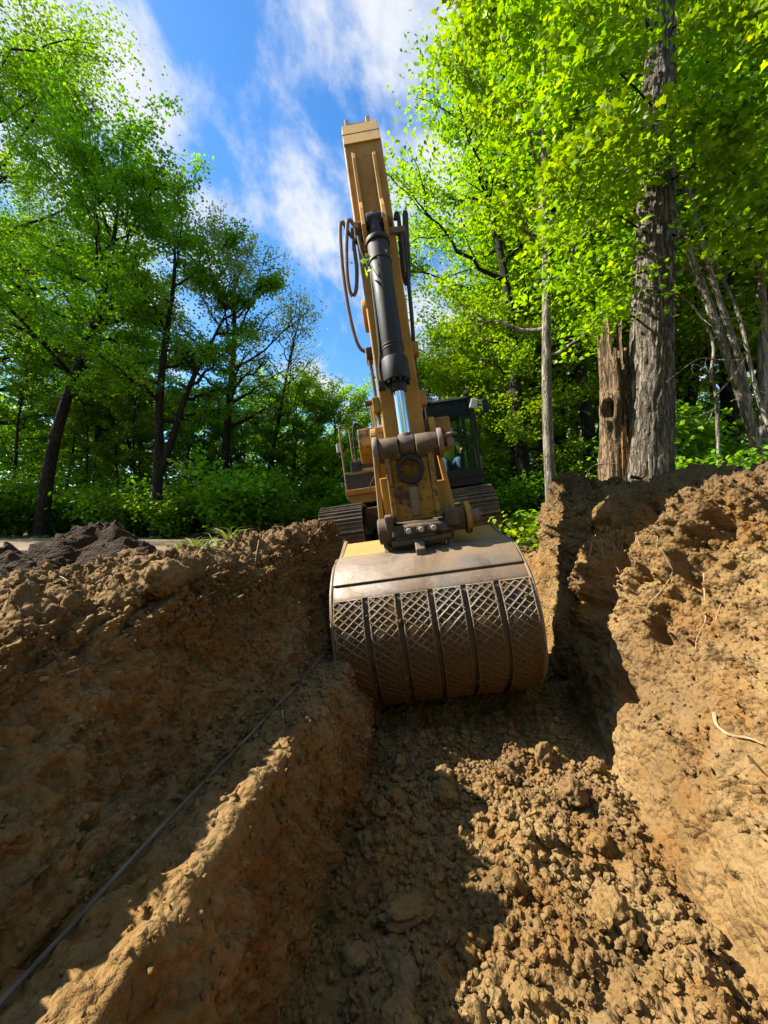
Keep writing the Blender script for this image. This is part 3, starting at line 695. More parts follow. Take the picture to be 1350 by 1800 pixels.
MB().cyl(re-Vector((.055, 0, 0)), re+Vector((.055, 0, 0)), .085, n=28).cyl(re-ax*.09, re, .055, .07, n=24).build('rod_eye', M_steel_dk, bc, .006, True)
# steel pipe along the left side of the barrel
MB().tube(spline([L(652, 470, 2.98), L(655, 500, 2.95), L(662, 560, 2.93), L(668, 620, 2.91), L(667, 650, 2.91), L(671, 676, 2.89)], 26), .0125, 8).build('hydraulic_pipe', M_blk, EX, 0, True)
MB().box(L(671, 678, 2.86), (.05, .06, .07)).build('pipe_block', M_blk, EX, .008)
def hose(pts, D, r, mat, n=40): return MB().tube(spline([L(a, b, D if len(c) == 0 else c[0]) for a, b, *c in pts], n), r, 8).build('hydraulic_hose', mat, EX, 0, True)
hose([(622, 420), (612, 408), (602, 390), (598, 405), (602, 470), (612, 540), (624, 592), (634, 613), (646, 619)], 3.18, .0155, M_hosebr)
hose([(626, 405), (617, 388), (611, 392), (609, 440), (611, 490), (618, 519), (626, 510), (627, 470), (622, 430), (625, 418), (633, 420)], 3.14, .0155, M_hosebr)
hose([(630, 415), (636, 440), (645, 460), (652, 475)], 3.05, .015, M_rub, 20)
hose([(695, 386), (697, 374), (701, 385), (704, 430), (709, 480), (715, 500), (719, 480), (716, 420), (714, 376)], 3.22, .017, M_rub)
hose([(714, 372), (711, 380), (713, 440), (719, 505), (724, 560), (728, 620), (730, 650)], 3.20, .017, M_rub)
hose([(704, 405), (708, 440), (712, 480)], 3.12, .014, M_rub, 16)
hose([(646, 619), (653, 650), (657, 675), (662, 710), (668, 745)], 3.14, .014, M_hosebr, 20)
hose([(731, 655), (735, 662), (733, 672)], 3.1, .012, M_rub, 12)
MB().box(L(690, 408, 3.12), (.20, .05, .05)).build('hose_bracket', M_steel, EX, .006)
MB().box(L(630, 415, 3.12), (.06, .08, .10)).cyl(L(620, 405, 3.14), L(626, 403, 3.14), .03).build('hose_fitting', M_blk, EX, .01)
MB().box(L(622, 407, 3.2), (.05, .05, .05)).build('hose_stub', M_yel, EX, .01)
MB().box(L(651, 622, 3.14), (.07, .07, .09)).build('pipe_block', M_steel_dk, EX, .008)
sticker = MB().box(L(678, 441, 2.905), (.022, .003, .02), (0, .5, .3)).build('torn_label', M_white, EX)

# linkage: power link in front, side links behind it
tp = Vector((.0, -3.60, .975)); zt = tp.z
pl = MB()
pl.prism([(-3.66, zt+.02), (-3.52, zt+.02), (-3.50, .45), (-3.64, .45)], -.175, -.135).prism([(-3.66, zt+.02), (-3.52, zt+.02), (-3.50, .45), (-3.64, .45)], .135, .175)
pl.prism([(-3.625, .70), (-3.60, .70), (-3.58, .45), (-3.605, .45)], -.14, .14)
pl.prism([(-3.57, .92), (-3.545, .92), (-3.52, .5), (-3.545, .5)], -.14, .14)
power = pl.build('power_link', M_yel_worn, EX, .008)
MB().cyl(tp-Vector((.215, 0, 0)), tp-Vector((.062, 0, 0)), .088, n=32).build('link_boss', M_steel_dk, power, .008, True)
MB().cyl(tp+Vector((.062, 0, 0)), tp+Vector((.225, 0, 0)), .088, n=32).build('link_boss', M_steel_dk, power, .008, True)
for x in (-.225, .235): MB().cyl(tp+Vector((x-.017, 0, 0)), tp+Vector((x+.017, 0, 0)), .108, n=32).build('pin_collar', M_steel, power, .006, True)
MB().cyl(tp-Vector((.25, 0, 0)), tp+Vector((.30, 0, 0)), .034, n=20).build('link_pin', M_steel_dk, power, .004, True)
MB().box(tp+Vector((.305, -.02, -.01)), (.05, .05, .06)).cyl(tp+Vector((.27, -.03, .04)), tp+Vector((.34, -.04, .05)), .016, n=6).build('pin_bolt', M_steel, power, .006)
rg = MB()
cpl = Vector((0, -3.64, .815)); n_ = 28
V_ = []; 
for yy in (-3.645, -3.60):
    for rr, sq in ((.098, 1.), (.072, .96)):
        V_ += [(rr*math.cos(6.283*i/n_), yy, .815+rr*1.05*math.sin(6.283*i/n_)*sq) for i in range(n_)]
F_ = []
for i in range(n_):
    j = (i+1) % n_; F_ += [(i, j, n_+j, n_+i), (2*n_+i, 3*n_+i, 3*n_+j, 2*n_+j), (i, 2*n_+i, 2*n_+j, j), (n_+i, n_+j, 3*n_+j, 3*n_+i)]
rg.add(V_, F_).build('port_ring', M_blk, power, 0, True)
MB().prism_y([(-.13, .70), (-.13, .90), (-.085, .90), (-.098, .815), (-.07, .73), (0, .70)], -3.62, -3.60).prism_y([(.13, .70), (.13, .90), (.085, .90), (.098, .815), (.07, .73), (0, .70)], -3.62, -3.60).build('port_plate', M_yel_worn, power)
MB().prism([(-3.66, .68), (-3.60, .70), (-3.58, .48), (-3.625, .48)], -.03, .03).build('center_bar', M_steel, power, .01)
for sx, a, b in ((-1, (657, 772), (672, 922)), (1, (760, 752), (795, 900))):
    p0, p1 = L(a[0], a[1], 3.04), L(b[0], b[1], 3.0)
    k = MB(); 
    q0, q1 = Vector((p0.x, 0, 0)).x, p1.x
    Vq = []
    for (x, z, y0, y1) in ((q0, p0.z, -3.40, -3.18), (q1, p1.z, -3.48, -3.26)):
        for xx in (x-.02, x+.02): Vq += [(xx, y0, z), (xx, y1, z)]
    k.add(Vq, [(0, 1, 3, 2), (4, 6, 7, 5), (0, 4, 5, 1), (2, 3, 7, 6), (0, 2, 6, 4), (1, 5, 7, 3)])
    k.cyl((q0-.024, -3.30, p0.z), (q0+.024, -3.30, p0.z), .10, n=24)
    k.build('side_link', M_yel_dust if sx < 0 else M_yel, EX, .006)
MB().prism([(-3.50, .72), (-3.2, .74), (-3.2, .46), (-3.5, .46)], .17, .25).build('side_gusset', M_yel_worn, EX, .008)
MB().prism([(-3.46, .80), (-3.2, .82), (-3.2, .44), (-3.46, .44)], -.235, -.165).build('side_gusset', M_yel, EX, .008)
# coupler
qc = MB()
qc.cyl((-.285, -3.62, .40), (-.175, -3.62, .40), .092, n=28).cyl((.20, -3.60, .42), (.33, -3.60, .42), .082, n=28)
qc.prism([(-3.70, .36), (-3.60, .47), (-3.35, .50), (-3.30, .30), (-3.60, .28)], -.225, -.175).prism([(-3.70, .36), (-3.60, .47), (-3.35, .50), (-3.30, .30), (-3.60, .28)], .19, .24)
qc.cyl((-.2, -3.46, .40), (.21, -3.46, .40), .06)
coup = qc.build('quick_coupler', M_steel_dk, EX, .010, False)
MB().prism([(-3.735, .345), (-3.725, .415), (-3.66, .43), (-3.64, .345)], -.19, .205).build('clamp_bar', M_plate, coup, .012)
for x in (-.075, .01, .095):
    MB().cyl((x, -3.73, .385), (x, -3.752, .383), .030, n=20).build('washer', M_steel_dk, coup, .003, True)
    MB().cyl((x, -3.75, .384), (x, -3.772, .382), .019, n=6).build('bolt', M_white, coup, .002)
MB().cyl((-.20, -3.70, .305), (.21, -3.70, .315), .024, n=16).build('cross_rod', M_steel_dk, coup, 0, True)
MB().cyl((.335, -3.60, .42), (.37, -3.60, .42), .115, n=32).build('end_flange', M_yel_worn, coup, .006, True)
MB().cyl((.37, -3.60, .42), (.43, -3.60, .42), .05, n=20).cyl((.43, -3.60, .42), (.45, -3.60, .42), .032, n=6).build('pin_end', M_steel, coup, .004, True)
MB().box((-.20, -3.68, .45), (.055, .09, .12), (.2, 0, 0)).build('coupler_ear', M_steel_dk, coup, .012)
MB().box((.24, -3.68, .44), (.09, .09, .12), (.1, 0, 0)).build('coupler_ear', M_steel_dk, coup, .012)

# boom from the arm pivot back to the house
boom = MB().prism([(-2.95, 2.35), (-2.95, 2.62), (-2.3, 2.95), (-1.2, 3.05), (-.1, 2.5), (.95, 1.5), (1.05, 1.2), (.75, 1.1), (-.3, 1.85), (-1.2, 2.38), (-2.2, 2.45)], -.15, .16).build('boom', M_yel, EX, .015, False)
for sx in (-1, 1):
    b = MB().cyl((sx*.33, .35, 1.0), (sx*.33, -.55, 1.85), .07, n=20).build('boom_cylinder', M_yel, EX, .005, True)
    MB().cyl((sx*.33, -.55, 1.85), (sx*.33, -.9, 2.2), .04, n=20).build('piston_rod', M_chrome, b, 0, True)
MB().cyl((-.4, -.9, 2.2), (.4, -.9, 2.2), .045).build('boom_pin', M_steel_dk, EX, 0, True)
ac = MB().cyl((0, -.9, 3.15), (0, -2.1, 3.75), .08, n=20).build('arm_cylinder', M_yel, EX, .005, True)
MB().cyl((0, -2.1, 3.75), (0, -2.95, 4.02), .045, n=20).build('piston_rod', M_chrome, ac, 0, True)

# tracks: each shoe a piece of its own
def shoe_mesh():
    s_ = MB().box((0, 0, 0), (.70, .185, .022))
    for yy, h in ((-.075, .03), (.0, .026), (.072, .03)): s_.box((0, yy, .011+h/2), (.698, .018, h))
    o = s_.build('track_shoe', M_shoe, None, .003); me = o.data; bpy.data.objects.remove(o); return me
SHOE = shoe_mesh()
def track(xc):
    tr = MB().box((xc, 1.75, .45), (.34, 3.2, .34)).build('track_frame', M_blk, EX, .03)
    y0, y1, zc0, rr = .10, 3.5, .42, .42
    Ls = y1-y0; per = 2*Ls+2*math.pi*rr; n = int(per/.195)
    for i in range(n):
        t = i/n*per
        if t < Ls: y, z, a = y0+t, zc0+rr, 0.
        elif t < Ls+math.pi*rr: b = (t-Ls)/rr; y, z, a = y1+rr*math.sin(b), zc0+rr*math.cos(b), b
        elif t < 2*Ls+math.pi*rr: y, z, a = y1-(t-Ls-math.pi*rr), zc0-rr, math.pi
        else: b = (t-2*Ls-math.pi*rr)/rr; y, z, a = y0-rr*math.sin(b), zc0-rr*math.cos(b), math.pi+b
        o = bpy.data.objects.new('track_shoe', SHOE); COL.objects.link(o); o.parent = tr
        o.location = (xc, y, z-(.02*math.sin((y-y0)/Ls*math.pi) if a == 0 else 0)); o.rotation_euler = (-a, 0, 0)
    for yy in (y0, y1): MB().cyl((xc-.12, yy, zc0), (xc+.12, yy, zc0), .37, n=32).cyl((xc-.16, yy, zc0), (xc+.16, yy, zc0), .12, n=20).build('idler_wheel', M_steel_dk, tr, .02, True)
    return tr
track(-1.09); track(1.03)
MB().box((0, 1.9, .62), (1.6, 1.5, .32)).cyl((0, 1.9, .75), (0, 1.9, .95), .6, n=40).build('undercarriage_frame', M_blk, EX, .03)
MB().box((0, .45, .60), (1.5, .06, .40)).build('front_guard', M_plate, EX, .02)

# house
MB().prism_y([(-1.05, 1.0), (-.95, .90), (.55, .90), (.55, 1.08), (-1.05, 1.08)], .55, 3.4).build('house_deck', M_yel, EX, .015)
MB().prism([(.56, 1.06), (.50, 1.06), (.50, 1.16), (.56, 1.16)], -1.06, -.30).build('deck_edge', M_yel, EX, .008)
tb = MB().box((-.66, 1.1, 1.28), (.76, .95, .34)).build('tool_box', M_dkgrey, EX, .015)
MB().box((-.66, .60, 1.46), (.77, .04, .03)).build('box_trim', M_steel, tb, .005)
MB().box((-.62, 1.5, 1.61), (.70, .9, .28)).build('upper_panel', M_dkgrey, tb, .015)
MB().box((-.80, 1.035, 1.66), (.06, .02, .07)).build('latch', M_blk, tb, .004)
MB().box((-.55, .98, 1.53), (.36, .10, .07)).build('step_plate', M_yel, tb, .008)
MB().box((-.3, 2.9, 1.6), (1.5, 1.0, .9)).build('engine_hood', M_yel, EX, .04)
MB().prism_y([(-1.2, .95), (1.3, .95), (1.3, 1.75), (1.1, 1.9), (-1.0, 1.9), (-1.2, 1.75)], 3.4, 4.0).build('counterweight', M_yel, EX, .05)
hr = MB()
hr.tube(spline([(-1.04, .62, 1.05), (-1.04, .62, 1.6), (-1.03, .62, 2.28), (-.99, .66, 2.36), (-.90, .80, 2.36), (-.88, .85, 2.28), (-.88, .85, 1.75)], 30), .019, 8)
hr.build('handrail', M_steel, EX, 0, True)
MB().tube(spline([(-.83, 1.0, 1.75), (-.83, 1.0, 2.2), (-.80, 1.05, 2.44), (-.72, 1.15, 2.46), (-.70, 1.2, 2.38), (-.70, 1.2, 1.75)], 26), .02, 8).build('handrail', M_blk, EX, 0, True)
MB().box((-1.10, .75, 1.98), (.10, .05, .17), (0, 0, .5)).build('side_mirror', M_white, EX, .02)
MB().tube(spline([(-.42, .60, 1.75), (-.40, .56, 1.55), (-.50, .5, 1.35), (-.62, .5, 1.15), (-.55, .5, .98), (-.62, .5, .88)], 24), .007, 6).build('loose_wire', M_hosebr, EX, 0, True)
MB().tube(spline([(-.3, .60, 1.70), (-.36, .56, 1.45), (-.38, .52, 1.2), (-.42, .5, 1.0), (-.55, .46, .80)], 24), .006, 6).build('loose_wire', M_hosebr, EX, 0, True)

# cab
cx0, cx1, cy0, cy1, cz0, cz1 = .56, 1.40, .62, 2.25, .98, 2.58
c = MB()
for x in (cx0+.03, cx1-.03):
    c.prism([(cy0, cz0+.1), (cy0+.07, cz0+.1), (cy0+.16, cz1-.03), (cy0+.09, cz1-.03)], x-.03, x+.03)
    c.box((x, cy1-.03, (cz0+cz1)/2), (.06, .06, cz1-cz0-.05)); c.box((x, cy0+.95, (cz0+cz1)/2), (.05, .05, cz1-cz0-.05))
c.prism([(cy0+.02, cz0-.02), (cy0+.02, cz0+.14), (cy1, cz0+.14), (cy1, cz0-.12), (cy0+.3, cz0-.12)], cx0, cx1)
c.box(((cx0+cx1)/2, cy0+.03, cz0+.19), (cx1-cx0-.02, .04, .16))
c.box(((cx0+cx1)/2, cy1-.02, cz0+.45), (cx1-cx0-.1, .03, .75))
cab = c.build('cab', M_blk, EX, .012)
MB().prism([(cy0+.06, cz1-.06), (cy0+.10, cz1), (cy0+.3, cz1+.04), (cy1-.1, cz1+.04), (cy1+.02, cz1), (cy1+.02, cz1-.06)], cx0-.01, cx1+.01).build('roof', M_blk, cab, .02)
MB().prism([(cy0+.012, cz0+.27), (cy0+.022, cz0+.27), (cy0+.062, cz0+.78), (cy0+.052, cz0+.78)], cx0+.06, cx1-.06).build('lower_window', M_glass, cab)
MB().prism([(cy0+.065, cz0+.82), (cy0+.075, cz0+.82), (cy0+.125, cz1-.08), (cy0+.115, cz1-.08)], cx0+.06, cx1-.06).build('upper_window', M_glass, cab)
MB().box((cx1-.025, cy0+.52, 1.85), (.008, .78, 1.2)).build('side_window', M_glass, cab)
MB().prism([(cy0+.045, cz0+.785), (cy0+.075, cz0+.785), (cy0+.08, cz0+.815), (cy0+.05, cz0+.815)], cx0+.06, cx1-.06).build('window_bar', M_blk, cab)
MB().prism([(cy0+.10, cz1-.36), (cy0+.118, cz1-.36), (cy0+.15, cz1-.06), (cy0+.13, cz1-.06)], cx0+.04, cx1-.04).build('visor_frame', M_dkgrey, cab, .004)
MB().prism([(cy0+.090, cz1-.33), (cy0+.097, cz1-.33), (cy0+.127, cz1-.10), (cy0+.120, cz1-.10)], cx0+.09, cx1-.10).build('visor_pane', M_glass, cab)
MB().box(((cx0+cx1)/2, 1.75, 1.35), (.5, .5, .14)).box(((cx0+cx1)/2, 1.98, 1.75), (.46, .12, .7)).build('seat', M_dkgrey, cab, .04)
MB().tube([(cx1+.03, cy0+.10, cz0+.25), (cx1+.045, cy0+.12, cz0+.8), (cx1+.03, cy0+.20, cz1-.12)], .012, 6).build('grab_bar', M_blk, cab, 0, True)
mr = MB().tube([(cx1, cy0+.08, cz1-.14), (cx1+.10, cy0-.05, cz1-.12), (cx1+.20, cy0-.06, cz1-.16)], .012, 6).build('mirror_arm', M_blk, cab, 0, True)
MB().box((cx1+.20, cy0-.08, cz1-.28), (.13, .07, .24), (0, 0, .2)).build('side_mirror', M_blk, cab, .03)
MB().box((cx1+.03, cy0-.02, cz1-.20), (.14, .05, .18), (0, .35, -.2)).build('light_housing', M_white, cab, .02)
MB().cyl((cx1-.06, cy0+.12, cz1+.03), (cx1-.06, cy0+.06, cz1+.06), .045, n=20).build('work_light', M_dkgrey, cab, .006, True)
MB().cyl((cx0+.07, cy0+.12, cz1-.03), (cx0+.07, cy0+.06, cz1-.01), .04, n=20).build('work_light', M_dkgrey, cab, .006, True)

# mud under the tracks and a sprig caught on the cylinder hose come with the soil and plants

# operator, seated in the cab
def person():
    bm_v = {'pelvis': ((0, 0, 0), .125), 'waist': ((0, -.02, .18), .115), 'chest': ((0, -.03, .38), .135), 'neckb': ((0, -.03, .50), .06), 'neck': ((0, -.04, .57), .05), 'headm': ((0, -.07, .68), .085), 'headt': ((0, -.06, .76), .07)}
    for sx, t in ((-1, 'l'), (1, 'r')):
        bm_v.update({'hip'+t: ((sx*.09, -.03, -.01), .095), 'knee'+t: ((sx*.13, -.45, .04), .068), 'calf'+t: ((sx*.13, -.50, -.2), .055), 'ank'+t: ((sx*.13, -.52, -.40), .042), 'toe'+t: ((sx*.14, -.68, -.44), .035),
                     'sho'+t: ((sx*.17, -.03, .46), .065), 'elb'+t: ((sx*.27, -.12, .20), .046), 'wri'+t: ((sx*.22, -.38, .20), .032), 'hand'+t: ((sx*.21, -.46, .22), .036), 'fing'+t: ((sx*.20, -.52, .19), .022)})
    names = list(bm_v); E = [('pelvis', 'waist'), ('waist', 'chest'), ('chest', 'neckb'), ('neckb', 'neck'), ('neck', 'headm'), ('headm', 'headt')]
    for t in 'lr': E += [('pelvis', 'hip'+t), ('hip'+t, 'knee'+t), ('knee'+t, 'calf'+t), ('calf'+t, 'ank'+t), ('ank'+t, 'toe'+t), ('chest', 'sho'+t), ('sho'+t, 'elb'+t), ('elb'+t, 'wri'+t), ('wri'+t, 'hand'+t), ('hand'+t, 'fing'+t)]
    me = bpy.data.meshes.new('person'); me.from_pydata([bm_v[n][0] for n in names], [(names.index(a), names.index(b)) for a, b in E], [])
    o = link('person', me, None); o.modifiers.new('s', 'SKIN'); o.modifiers.new('d', 'SUBSURF').levels = 2
    for i, n in enumerate(names): me.skin_vertices[0].data[i].radius = (bm_v[n][1],)*2
    me.skin_vertices[0].data[0].use_root = True
    dg = bpy.context.evaluated_depsgraph_get(); ev = bpy.data.meshes.new_from_object(o.evaluated_get(dg))
    o.modifiers.clear(); o.data = ev
    ev.materials.clear()
    for mt in (M_vis, M_jean, M_skin, M_hair): ev.materials.append(mt)
    for f in ev.polygons:
        z, y, x = f.center.z, f.center.y, abs(f.center.x); f.use_smooth = True
        k = 0
        if z < .10 and not (x > .17 and y < -.1 and z > .1): k = 1
        if z > .53 or (x > .17 and y < -.22 and z > .1): k = 2
        if z > .735 or (z > .66 and y > -.05): k = 3
        f.material_index = k
    for sx in (-1, 1): 
        e = MB(); V_, F_ = ico(2, 1, 0.); e.add([(v[0]*.012+sx*.032, v[1]*.01-.145, v[2]*.009+.70) for v in V_], F_); e.build('eye', M_hair, o, 0, True)
    e = MB(); e.prism([(-.14, .695), (-.172, .65), (-.14, .645)], -.013, .013); e.build('nose', M_skin, o, .004)
    MB().box((0, -.145, .618), (.045, .01, .008)).build('mouth', M_hair, o, .003)
    return o
op = person(); op.matrix_world = MX @ Matrix.Translation(((cx0+cx1)/2+.02, 1.72, 1.50))
tag(op, 'seated operator in a bright yellow-green shirt and blue jeans inside the cab', 'person')

# ------------------------------------------------------------------ vegetation
DIAM = (np.array([[0, 0, 0], [.45, .34, .06], [1, 0, -.06], [.45, -.34, .06]]), np.array([[0, 1, 2], [0, 2, 3]]))
def maple_template():
    out = [(0, 0), (.10, .22), (.02, .50), (.30, .36), (.46, .62), (.58, .30), (1.0, 0), (.58, -.30), (.46, -.62), (.30, -.36), (.02, -.50), (.10, -.22)]
    V = [(.30, 0, .05)]+[(a, b, -.10*abs(b)-.05*a*a) for a, b in out]
    n = len(out)
    return np.array(V), np.array([(0, i+1, (i+1) % n+1) for i in range(n)])
MAPLE = maple_template()
OVAL = (np.array([[0, 0, 0], [.25, .22, .05], [.62, .24, .04], [1, 0, -.10], [.62, -.24, .04], [.25, -.22, .05], [.5, 0, -.02]]), np.array([[0, 6, 1], [1, 6, 2], [2, 6, 3], [3, 6, 4], [4, 6, 5], [5, 6, 0]]))
BLADE = (np.array([[0, .02, 0], [0, -.02, 0], [.5, .016, .0], [.5, -.016, 0], [1, 0, -.1]]), np.array([[0, 1, 3], [0, 3, 2], [2, 3, 4]]))

def leaves(C, size, tpl, rng, droop=.35, flat=.55, out=None):
    """leaf faces at the centres C; tip directions random with some droop, normals mostly upward"""
    n = len(C)
    az = rng.random(n)*6.283
    D = np.stack([np.cos(az), np.sin(az), -droop+rng.normal(0, .35, n)], 1)
    if out is not None: D = D*.6+out*.7
    D /= np.linalg.norm(D, axis=1)[:, None]
    Nn = rng.normal(0, 1-flat, (n, 3))+np.array([0, 0, flat+.25]); B = np.cross(Nn, D); B /= np.linalg.norm(B, axis=1)[:, None]+1e-9
    Nn = np.cross(D, B)
    sz = size*rng.uniform(.65, 1.25, n)
    tv, tf = tpl
    V = C[:, None]+sz[:, None, None]*(tv[None, :, 0:1]*D[:, None]+tv[None, :, 1:2]*B[:, None]+tv[None, :, 2:3]*Nn[:, None])
    Fc = (tf[None]+(np.arange(n)*len(tv))[:, None, None]).reshape(-1, 3)
    return V.reshape(-1, 3), Fc, np.repeat(np.clip(rng.normal(.45, .30, n), 0, 1), len(tf))

def tree_data(seed, H, r0, cb, R, nlimb, nleaf, lsize, lean=(0, 0), wob=.25, fork=None, tpl=DIAM, rise=(.15, .75), shape='oval', spread=.42, sides=10, bark_relief=0., flare=1.35, sub_n=6, gapf=0., maxtwig=True, side=None):
    rng = np.random.default_rng(seed)
    n = 26; t = np.linspace(0, 1, n)
    ph = rng.random(4)*6.28
    path = np.stack([lean[0]*t**1.2+wob*t*np.sin(t*4+ph[0])*.6+wob*.3*np.sin(t*9+ph[1])*t, lean[1]*t**1.2+wob*t*np.sin(t*3.4+ph[2])*.6, t*H-.15], 1)
    rad = r0*(1-t)**.75*(1+(flare-1)*np.exp(-t*H/.35))+.012
    VW, QW, off = [], [], 0
    def addtube(p, r, s_):
        nonlocal off
        V, Q = tube(p, r, s_); VW.append(V); QW.append(Q+off); off += len(V)
    if bark_relief > 0:
        tt = np.linspace(0, 1, 260); pp = np.stack([np.interp(tt, t, path[:, k]) for k in range(3)], 1); rr = np.interp(tt, t, rad)
        V, Q = tube(pp, rr, 96)
        ang = np.tile(np.arange(96)/96*6.283, 260); hh = np.repeat(pp[:, 2], 96)
        wv = np.stack([np.cos(ang)*6.5, np.sin(ang)*6.5, hh*2.0], 1); wv += fbm(wv*1.3, 2, 3)[:, None]*.35
        wo_ = worley(wv*1.5, seed); rel = np.clip(wo_-.25, 0, .5)+.25*fbm(wv*4, 3, 8)
        cc_ = np.repeat(pp, 96, 0); dv = V-cc_; dv /= np.linalg.norm(dv, axis=1)[:, None]+1e-9
        V = V+dv*(bark_relief*(.5-rel*1.6)+.03*fbm(np.stack([np.cos(ang), np.sin(ang), hh*.6], 1), 2, 5))[:, None]
        VW.append(V); QW.append(Q+off); off += len(V)
    else: addtube(path, rad, sides)
    tips = []
    def limb(p0, az, el, ln, r, lev):
        k = 9 if lev == 0 else 6
        s_ = np.linspace(0, 1, k)
        az2 = az+rng.normal(0, .35); curve = rng.uniform(.05, .35) if lev == 0 else rng.uniform(-.1, .3)
        dx, dy = math.cos(az), math.sin(az); dx2, dy2 = math.cos(az2), math.sin(az2)
        ce, se = math.cos(el), math.sin(el)
        p = np.stack([p0[0]+ln*ce*(dx*s_*(1-s_*.5)+dx2*s_*s_*.5), p0[1]+ln*ce*(dy*s_*(1-s_*.5)+dy2*s_*s_*.5), p0[2]+ln*(se*s_+curve*s_*s_)], 1)
        p[1:-1] += rng.normal(0, ln*.018, (k-2, 3))
        addtube(p, r*(1-s_*.85)+.004, 6 if lev == 0 else 4)
        if lev == 0:
            for j in range(sub_n):
                f = rng.uniform(.25, 1.); i = f*(k-1); i_ = int(min(i, k-2)); q = p[i_]+(p[i_+1]-p[i_])*(i-i_)
                limb(q, az+rng.choice([-1, 1])*rng.uniform(.3, 1.1), el*.6+rng.uniform(-.25, .35), ln*rng.uniform(.28, .5), r*.38, 1)
            for f in (.75, 1.): tips.append((p[int(f*(k-1))], ln*.16))
        else:
            for f in (.35, .6, .8, 1.): tips.append((p[int(round(f*(k-1)))], ln*.28))
    starts = []
    if fork is not None:
        fz, faz, fl, fr = fork; ii = int(fz*(n-1)); q = path[ii]; s_ = np.linspace(0, 1, 14)
        fp = np.stack([q[0]+math.cos(faz)*fl*(s_*.7+.3*s_*s_)*.35+.05*np.sin(s_*9), q[1]+math.sin(faz)*fl*s_*.3, q[2]+fl*s_], 1)
        addtube(fp, fr*(1-s_)**.7+.012, 8)
    for k in range(nlimb):
        tz = cb+(1-cb)*((k+.5)/nlimb)**.9*.97
        i = tz*(n-1); i_ = int(min(i, n-2)); q = path[i_]+(path[i_+1]-path[i_])*(i-i_)
        if fork is not None and k % 2 and q[2] > fp[0, 2]:
            jj = int(np.clip((q[2]-fp[0, 2])/fl*13, 0, 13)); q = fp[jj]
        h = (tz-cb)/(1-cb)
        prof = {'oval': math.sqrt(max(.05, 1-(h*1.5-.62)**2)) if h < .98 else .3, 'cone': 1.05-h*.85, 'top': .45+.65*math.sin(min(1, h*1.05)*math.pi)}[shape]
        ln = R*prof*rng.uniform(.75, 1.12)
        az_ = k*2.399+rng.normal(0, .3)
        if side is not None and rng.random() < .75: az_ = side+rng.normal(0, .7)
        limb(q, az_, rise[0]+(rise[1]-rise[0])*h+rng.normal(0, .12), max(.3, ln), max(.012, min(r0*.42, np.interp(tz, t, rad)*.55)), 0)
    tips.append((path[-1], R*.2))
    Ct = np.array([a for a, b in tips]); Cw = np.array([max(.12, b) for a, b in tips])
    wgt = Cw/Cw.sum(); cnt = rng.multinomial(nleaf, wgt)
    ti = np.repeat(np.arange(len(Ct)), cnt); sg_ = Cw[ti]*spread/.42
    C = Ct[ti]+rng.normal(0, 1, (nleaf, 3))*sg_[:, None]*np.array([.75, .75, .38])
    if gapf > 0: C = C[rng.random(len(C)) > gapf]
    Vl, Fl, tn = leaves(C, lsize, tpl, rng)
    return np.vstack(VW), np.vstack(QW), Vl, Fl, tn
def proto(name, wood, leafm, **k):
    Vw, Qw, Vl, Fl, tn = tree_data(**k)
    return (npmesh(name+'_trunk', Vw, [Qw]), npmesh(name+'_crown', Vl, [Fl], True, tn), wood, leafm)
def place(name, pr, px, D, label, rot=0., sc=(1, 1, 1), group=None, z=None, cat='tree', dx=0.):
    b = U(px, 900, D); zz = ground_z(b.x+dx, b.y) if z is None else z
    e = empty(name, (b.x+dx, b.y, zz), (0, 0, rot)); e.scale = sc
    tag(e, label, cat, group)
    tn = 'trunk' if cat == 'tree' else 'stem'; cn = 'crown' if cat == 'tree' else 'foliage'
    link(tn, pr[0], pr[2], e); link(cn, pr[1], pr[3], e)
    return e

# --- right-hand wood
A1 = proto('maple', M_bark_d, M_leaf_r, seed=11, H=15.5, r0=.24, cb=.16, R=4.4, nlimb=34, nleaf=62000, lsize=.125, rise=(.1, .9))
A2 = proto('maple', M_bark_d, M_leaf_r, seed=12, H=15, r0=.20, cb=.12, R=3.8, nlimb=30, nleaf=50000, lsize=.12, rise=(.05, .9), shape='cone')
A3 = proto('young_maple', M_bark_d, M_leaf_r, seed=13, H=7, r0=.09, cb=.12, R=2.4, nlimb=22, nleaf=19000, lsize=.105, rise=(.1, .8))
place('maple_tree', A1, 975, 12.5, 'tall leafy maple right of the excavator arm, its crown edge against the blue sky', 0.4)
place('maple_tree', A2, 880, 15.5, 'leafy maple directly behind the excavator cab, left edge of the right wood', 2.1, (1., 1., .92))
place('maple_tree', A1, 1120, 12.0, 'tall maple rising behind the thick trunk and broken snag', 3.3, (1.05, 1.05, 1.12))
place('maple_tree', A2, 1290, 10.5, 'tall maple behind the leaning pale trunks near the right picture edge', 1.2, (1.05, 1.05, 1.15))
place('maple_tree', A1, 1500, 10.0, 'large maple just beyond the right picture edge with branches reaching in', 5.0, (1.1, 1.1, 1.05))
place('maple_tree', A2, 1010, 19, 'maple deep in the right wood seen between the dark trunks', 4.1, (1.1, 1.1, 1.05))
place('maple_tree', A1, 1200, 19, 'maple deep in the right wood behind the bent bare sapling', 1.9, (1.1, 1.1, 1.))
place('young_maple', A3, 835, 13.5, 'low bright young maple showing beside the cab roof', 1.0, (1.1, 1.1, .9))
place('young_maple', A3, 905, 9.6, 'young leafy maple just right of the excavator cab', 2.6, (.7, .7, .72))
place('young_maple', A3, 770, 17, 'small rounded maple peeking out behind the excavator arm base', 4.0, (1., 1., .95))
